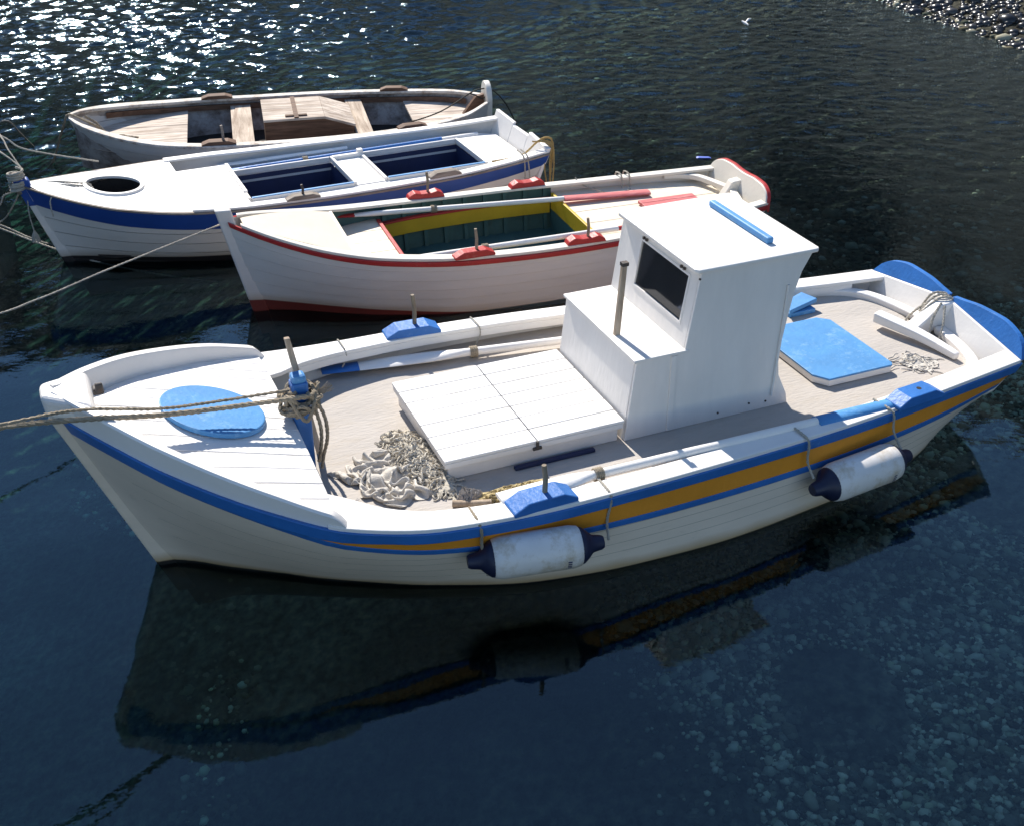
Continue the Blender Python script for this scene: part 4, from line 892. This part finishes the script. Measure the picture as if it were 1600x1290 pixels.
# rope on the mooring post
m = MB(); pts = []
for k in range(0, 90):
    a = k * .33; rr = .070 + .018 * math.sin(a * .37) + .006 * (k % 7 == 0); pts.append((-1.235 + rr * math.cos(a), rr * math.sin(a), .735 + .13 * (k / 90) + .015 * math.sin(a * 1.7)))
rope(m, pts, .012, True, .015)
rn = random.Random(5)
for _ in range(9):
    a0 = rn.uniform(0, 6.28); pts = [(-1.235 + (.06 + .055 * rn.random()) * math.cos(a0 + k * .8), (.06 + .055 * rn.random()) * math.sin(a0 + k * .8), .72 + .14 * rn.random()) for k in range(5)]; rope(m, pts, .011, True, .015)
rope(m, [(-1.17, -.02, .80), (-1.13, -.05, .70), (-1.125, -.06, .58), (-1.15, -.05, .47), (-1.17, -.07, .40)], .011)
rope(m, [(-1.18, -.05, .78), (-1.16, -.08, .66), (-1.165, -.08, .55), (-1.18, -.06, .44)], .011)
for k in range(16):
    a = rn.uniform(-.6, .9); m.tube([(-1.15, .02, .80), (-1.12 + .02 * rn.random(), .02 + .03 * a, .80 + .01 * a), (-1.08 + .03 * rn.random(), .04 + .06 * a, .785 + .04 * rn.random())], [.004, .003, .0015], 4)
solo(M, m, 'rope_coil', 'rope', 'old rope wound and knotted round the blue mooring post', 'rope', smooth=60)
m = MB()
for k in range(5):
    a = k * .5; pts = [(2.80 - .03 * k, .10 - .03 * k, .47), (2.86, .08 - .035 * k, .575), (2.94, .03 - .03 * k, .575 - .005 * k), (2.97, 0 - .02 * k, .50)]; 
    if k < 3: rope(m, pts, .009, True, .015)
rope(m, [(2.84, -.03, .56), (2.76, -.07, .50), (2.72, -.10, .42), (2.70, -.12, .39)], .009, True, .015)
rope(m, [(2.85, -.055, .55), (2.79, -.13, .47), (2.74, -.17, .40)], .008, True, .015)
rope(m, [(2.85, .05, .55), (2.77, .09, .48), (2.70, .10, .41), (2.68, .06, .39)], .009, True, .015)
solo(M, m, 'stern_rope', 'rope_pale', 'pale rope looped over the stern post of the cabin boat', 'rope', smooth=60)

# ------------------------------------------------------------------ mooring lines (world positions)
W0 = Frame(0, 0, 0)
def mooring(pts, r, mat, label, twist=True, step=.03): return line(W0, pts, r, 'mooring_rope', mat, label, 'rope', 'mooring ropes', twist, step)
mooring([tuple(M.w((-1.19, -.06, .83))), (-1.35, 4.86, .905), (-1.62, 4.65, .99), (-1.9, 4.47, 1.08), (-2.19, 4.29, 1.15), (-2.9, 3.85, 1.27), (-4.6, 2.8, 1.40), (-6.15, 1.85, 1.42)], .0145, 'rope', 'thick rope from the blue mooring post over the cabin boat bow')
mooring([tuple(M.w((-1.22, .02, .84))), (-1.38, 4.90, .92), (-1.63, 4.69, 1.0), (-1.925, 4.505, 1.105), (-2.16, 4.25, 1.19), (-2.8, 3.75, 1.29), (-4.6, 2.6, 1.42), (-6.15, 1.6, 1.42)], .0095, 'rope', 'thinner rope from the blue mooring post through the bow chock, the upper of two')
mooring([(-2.03, 7.74, .66), (-2.64, 7.07, .615), (-2.96, 6.66, .60), (-3.29, 6.29, .62), (-4.6, 4.9, .85), (-6.15, 3.4, 1.42)], .0075, 'rope_pale', 'thin taut line from the bow of the red-trimmed boat down to the left')
mooring([(-6.15, 9.6, 1.42), (-5.6, 9.45, .75), (-4.75, 9.16, .27), (-4.18, 9.02, .12), (-3.93, 8.93, .05), (-3.69, 8.91, -.03)], .009, 'rope_pale', 'slack rope entering the water before the blue-banded boat, the shorter of two')
mooring([(-6.15, 9.4, 1.42), (-5.6, 9.35, .7), (-4.76, 9.16, .25), (-4.17, 8.96, .12), (-3.8, 8.79, .06), (-3.45, 8.63, .02), (-3.16, 8.54, -.02), (-2.75, 8.57, -.12), (-2.37, 8.66, -.22)], .009, 'rope_pale', 'slack rope running under water below the blue-banded bow, longer of two')
mooring([tuple(B2.w((-1.0, .5, .60))), (-3.85, 9.05, .75), (-4.04, 9.08, .85), (-4.62, 9.31, 1.0), (-6.15, 9.9, 1.42)], .0085, 'rope_pale', 'rope from the far bow rail of the blue-banded boat up to the left')
mooring([(-3.72, 8.58, .77), (-3.92, 8.73, .84), (-4.54, 9.15, 1.0), (-6.15, 10.2, 1.42)], .0085, 'rope_pale', 'upper rope from the roped stem of the blue-banded boat to the left')
mooring([(-3.72, 8.60, .74), (-3.88, 8.79, .84), (-4.0, 8.97, .9), (-4.54, 9.69, 1.1), (-6.15, 11.6, 1.42)], .0075, 'rope_pale', 'steep thin rope rising from the roped stem of the blue-banded boat')
mooring([(-3.75, 8.62, .66), (-3.85, 8.72, .55), (-3.98, 8.80, .47), (-4.33, 8.76, .42), (-6.15, 8.5, 1.42)], .0075, 'rope_pale', 'slack rope hanging left from just below the stem of the blue-banded boat')
mooring([(-3.76, 8.61, .62), (-3.84, 8.69, .50), (-4.0, 8.81, .3), (-4.12, 8.87, .2), (-4.35, 8.7, .08), (-4.8, 8.5, -.05)], .0075, 'rope_pale', 'lowest rope from the stem of the blue-banded boat dropping towards the water')
mooring([tuple(B1.w((-1.10, -.12, .50))), tuple(B1.w((-1.28, -.03, .565))), tuple(B1.w((-1.345, 0, .46))), (-4.22, 10.72, .30), (-4.32, 10.8, .12), (-4.42, 10.85, -.03), (-4.6, 10.95, -.15)], .012, 'rope', 'limp rope hanging from the bow of the weathered boat into the water')
mooring([(-6.15, 10.0, 1.42), (-5.4, 10.1, .8), (-4.75, 10.30, .5), (-4.66, 10.45, .52), (-4.60, 10.56, .50), (-4.66, 10.9, .28), (-4.75, 11.37, -.02)], .008, 'rope_pale', 'arched rope dropping into the water left of the weathered boat')
m = MB(); rn = random.Random(3)
for k in range(9):
    a0 = rn.uniform(0, 6.28); rope(m, [(-1.645 + .055 * math.cos(a0 + i * 1.0), .055 * math.sin(a0 + i * 1.0),   .625 + .016 * k + .006 * i) for i in range(7)], .011, True, .015)
rope(m, [(-1.6, 0.02, 0.665), (-1.4, 0.06, 0.64), (-1.22, 0.02, 0.615), (-1.13, 0, 0.595), (-1.13, -0.04, 0.565)], .008); rope(m, [(-1.6, -0.02, 0.655), (-1.42, 0.02, 0.635), (-1.25, -0.03, 0.615), (-1.14, -0.02, 0.595), (-1.12, -0.06, 0.575)], .008); rope(m, [(-1.12, -0.06, 0.575), (-1.28, -0.13, 0.6), (-1.4, -0.18, 0.62), (-1.45, -0.22, 0.585), (-1.45, -0.22, 0.465)], .007)
solo(B2, m, 'stem_rope', 'rope_pale', 'pale rope wound round the stem of the blue-banded boat and led to its hatch', 'rope', smooth=60)
m = MB(); rope(m, [(-1.60, -.03, .55), (-1.61, -.05, .44), (-1.60, -.05, .30)], .006)
for k in range(10):
    a = k * .63; m.tube([(-1.60, -.05, .31), (-1.60 + .02 * math.cos(a), -.05 + .02 * math.sin(a), .27), (-1.60 + .028 * math.cos(a), -.05 + .028 * math.sin(a), .22)], .006, 5)
solo(B2, m, 'rope_tassel', 'rope_pale', 'frayed rope end dangling below the stem of the blue-banded boat', 'rope', smooth=60)
m = MB(); rope(m, [(2.10, -.36, .42), (2.35, -.40, .45), (2.48, -.44, .56), (2.56, -.46, .60), (2.62, -.47, .55), (2.60, -.48, .3), (2.58, -.49, .05), (2.60, -.5, -.1)], .010)
for dx in (.0, .04, .09): rope(m, [(2.53 - dx, -.44, .575), (2.60 - dx * .3, -.5, .55), (2.60 - dx, -.54, .40), (2.58 - dx * .6, -.56, .18), (2.60 - dx, -.52, .0)], .008)
solo(B2, m, 'stern_rope', 'rope_yellow', 'yellowish rope draped over the near stern corner of the blue-banded boat', 'rope', smooth=60)
m = MB()
for dx in (0, .035): rope(m, [(2.26 + dx, -.52, .55), (2.27 + dx, -.62, .53), (2.28 + dx, -.635, .45), (2.30 + dx * 1.5, -.60, .25), (2.34 + dx * 2, -.55, .08)], .007)
solo(B2, m, 'rail_rope', 'rope_pale', 'pair of grey cords hanging over the near rail by the stern of the blue-banded boat', 'rope', smooth=60)
m = MB(); rope(m, [(1.7, -.58, .43), (2.1, -.30, .44), (2.45, -.05, .53), (2.56, -.02, .55), (2.66, -.04, .54), (2.80, -.12, .38), (2.95, -.25, .02)], .008)
rope(m, [(2.44, -.05, .52), (2.50, -.03, .49), (2.56, -.05, .46), (2.60, -.06, .50)], .008)
solo(B1, m, 'stern_rope', 'rope_dark', 'dark rope led over the stern post of the weathered boat', 'rope', smooth=60)
m = MB(); rope(m, [(-1.18, -.05, .53), (-1.08, -.10, .48), (-1.02, -.06, .42), (-.92, -.12, .345), (-.80, -.10, .34), (-.70, -.14, .34)], .014); rope(m, [(-1.15, .0, .53), (-1.06, -.02, .47), (-.95, -.10, .36), (-.84, -.06, .345), (-.78, -.14, .345), (-.86, -.18, .345)], .013)
solo(B1, m, 'bow_rope', 'rope', 'knotted brown rope lying on the bow platform of the weathered boat', 'rope', smooth=60)
m = MB()
for x in (1.63, 1.70): rope(m, [(x, .60, .40), (x + .002, .585, .462), (x + .01, .50, .46), (x + .012, .49, .38), (x + .01, .47, .345)], .008)
rope(m, [(1.28, .615, .45), (1.32, .56, .40), (1.45, .42, .37), (1.60, .38, .365), (1.70, .44, .36)], .006)
solo(B3, m, 'tied_cord', 'rope_pale', 'pale cords tied on the far rail near the stern of the red-trimmed boat', 'cord', smooth=60)
# a blue floating scrap and a plain white stand-in shape
m = MB().tube([(3.12, 16.37, .05), (3.16, 16.33, .03), (3.19, 16.27, .02)], [.012, .022, .012], 6).tube([(3.16, 16.33, .035), (3.21, 16.38, .07), (3.25, 16.40, .075)], [.01, .018, .005], 6)
solo(W0, m, 'floating_bit', 'white', 'small bent white stand-in shape on the dark water near the beach', 'scrap', smooth=60)  # made-up plain shape in place of an unclear small white mark
m = MB().sweep([[(1.78, 10.97, .004), (1.78, 11.01, .006), (1.80, 11.01, .012), (1.80, 10.97, .010)], [(1.92, 10.96, .006), (1.92, 11.0, .004), (1.90, 11.0, .012), (1.90, 10.96, .013)]])
solo(W0, m, 'floating_bit', 'sky_scrap', 'thin blue scrap floating just beyond the stern of the red-trimmed boat', 'scrap')
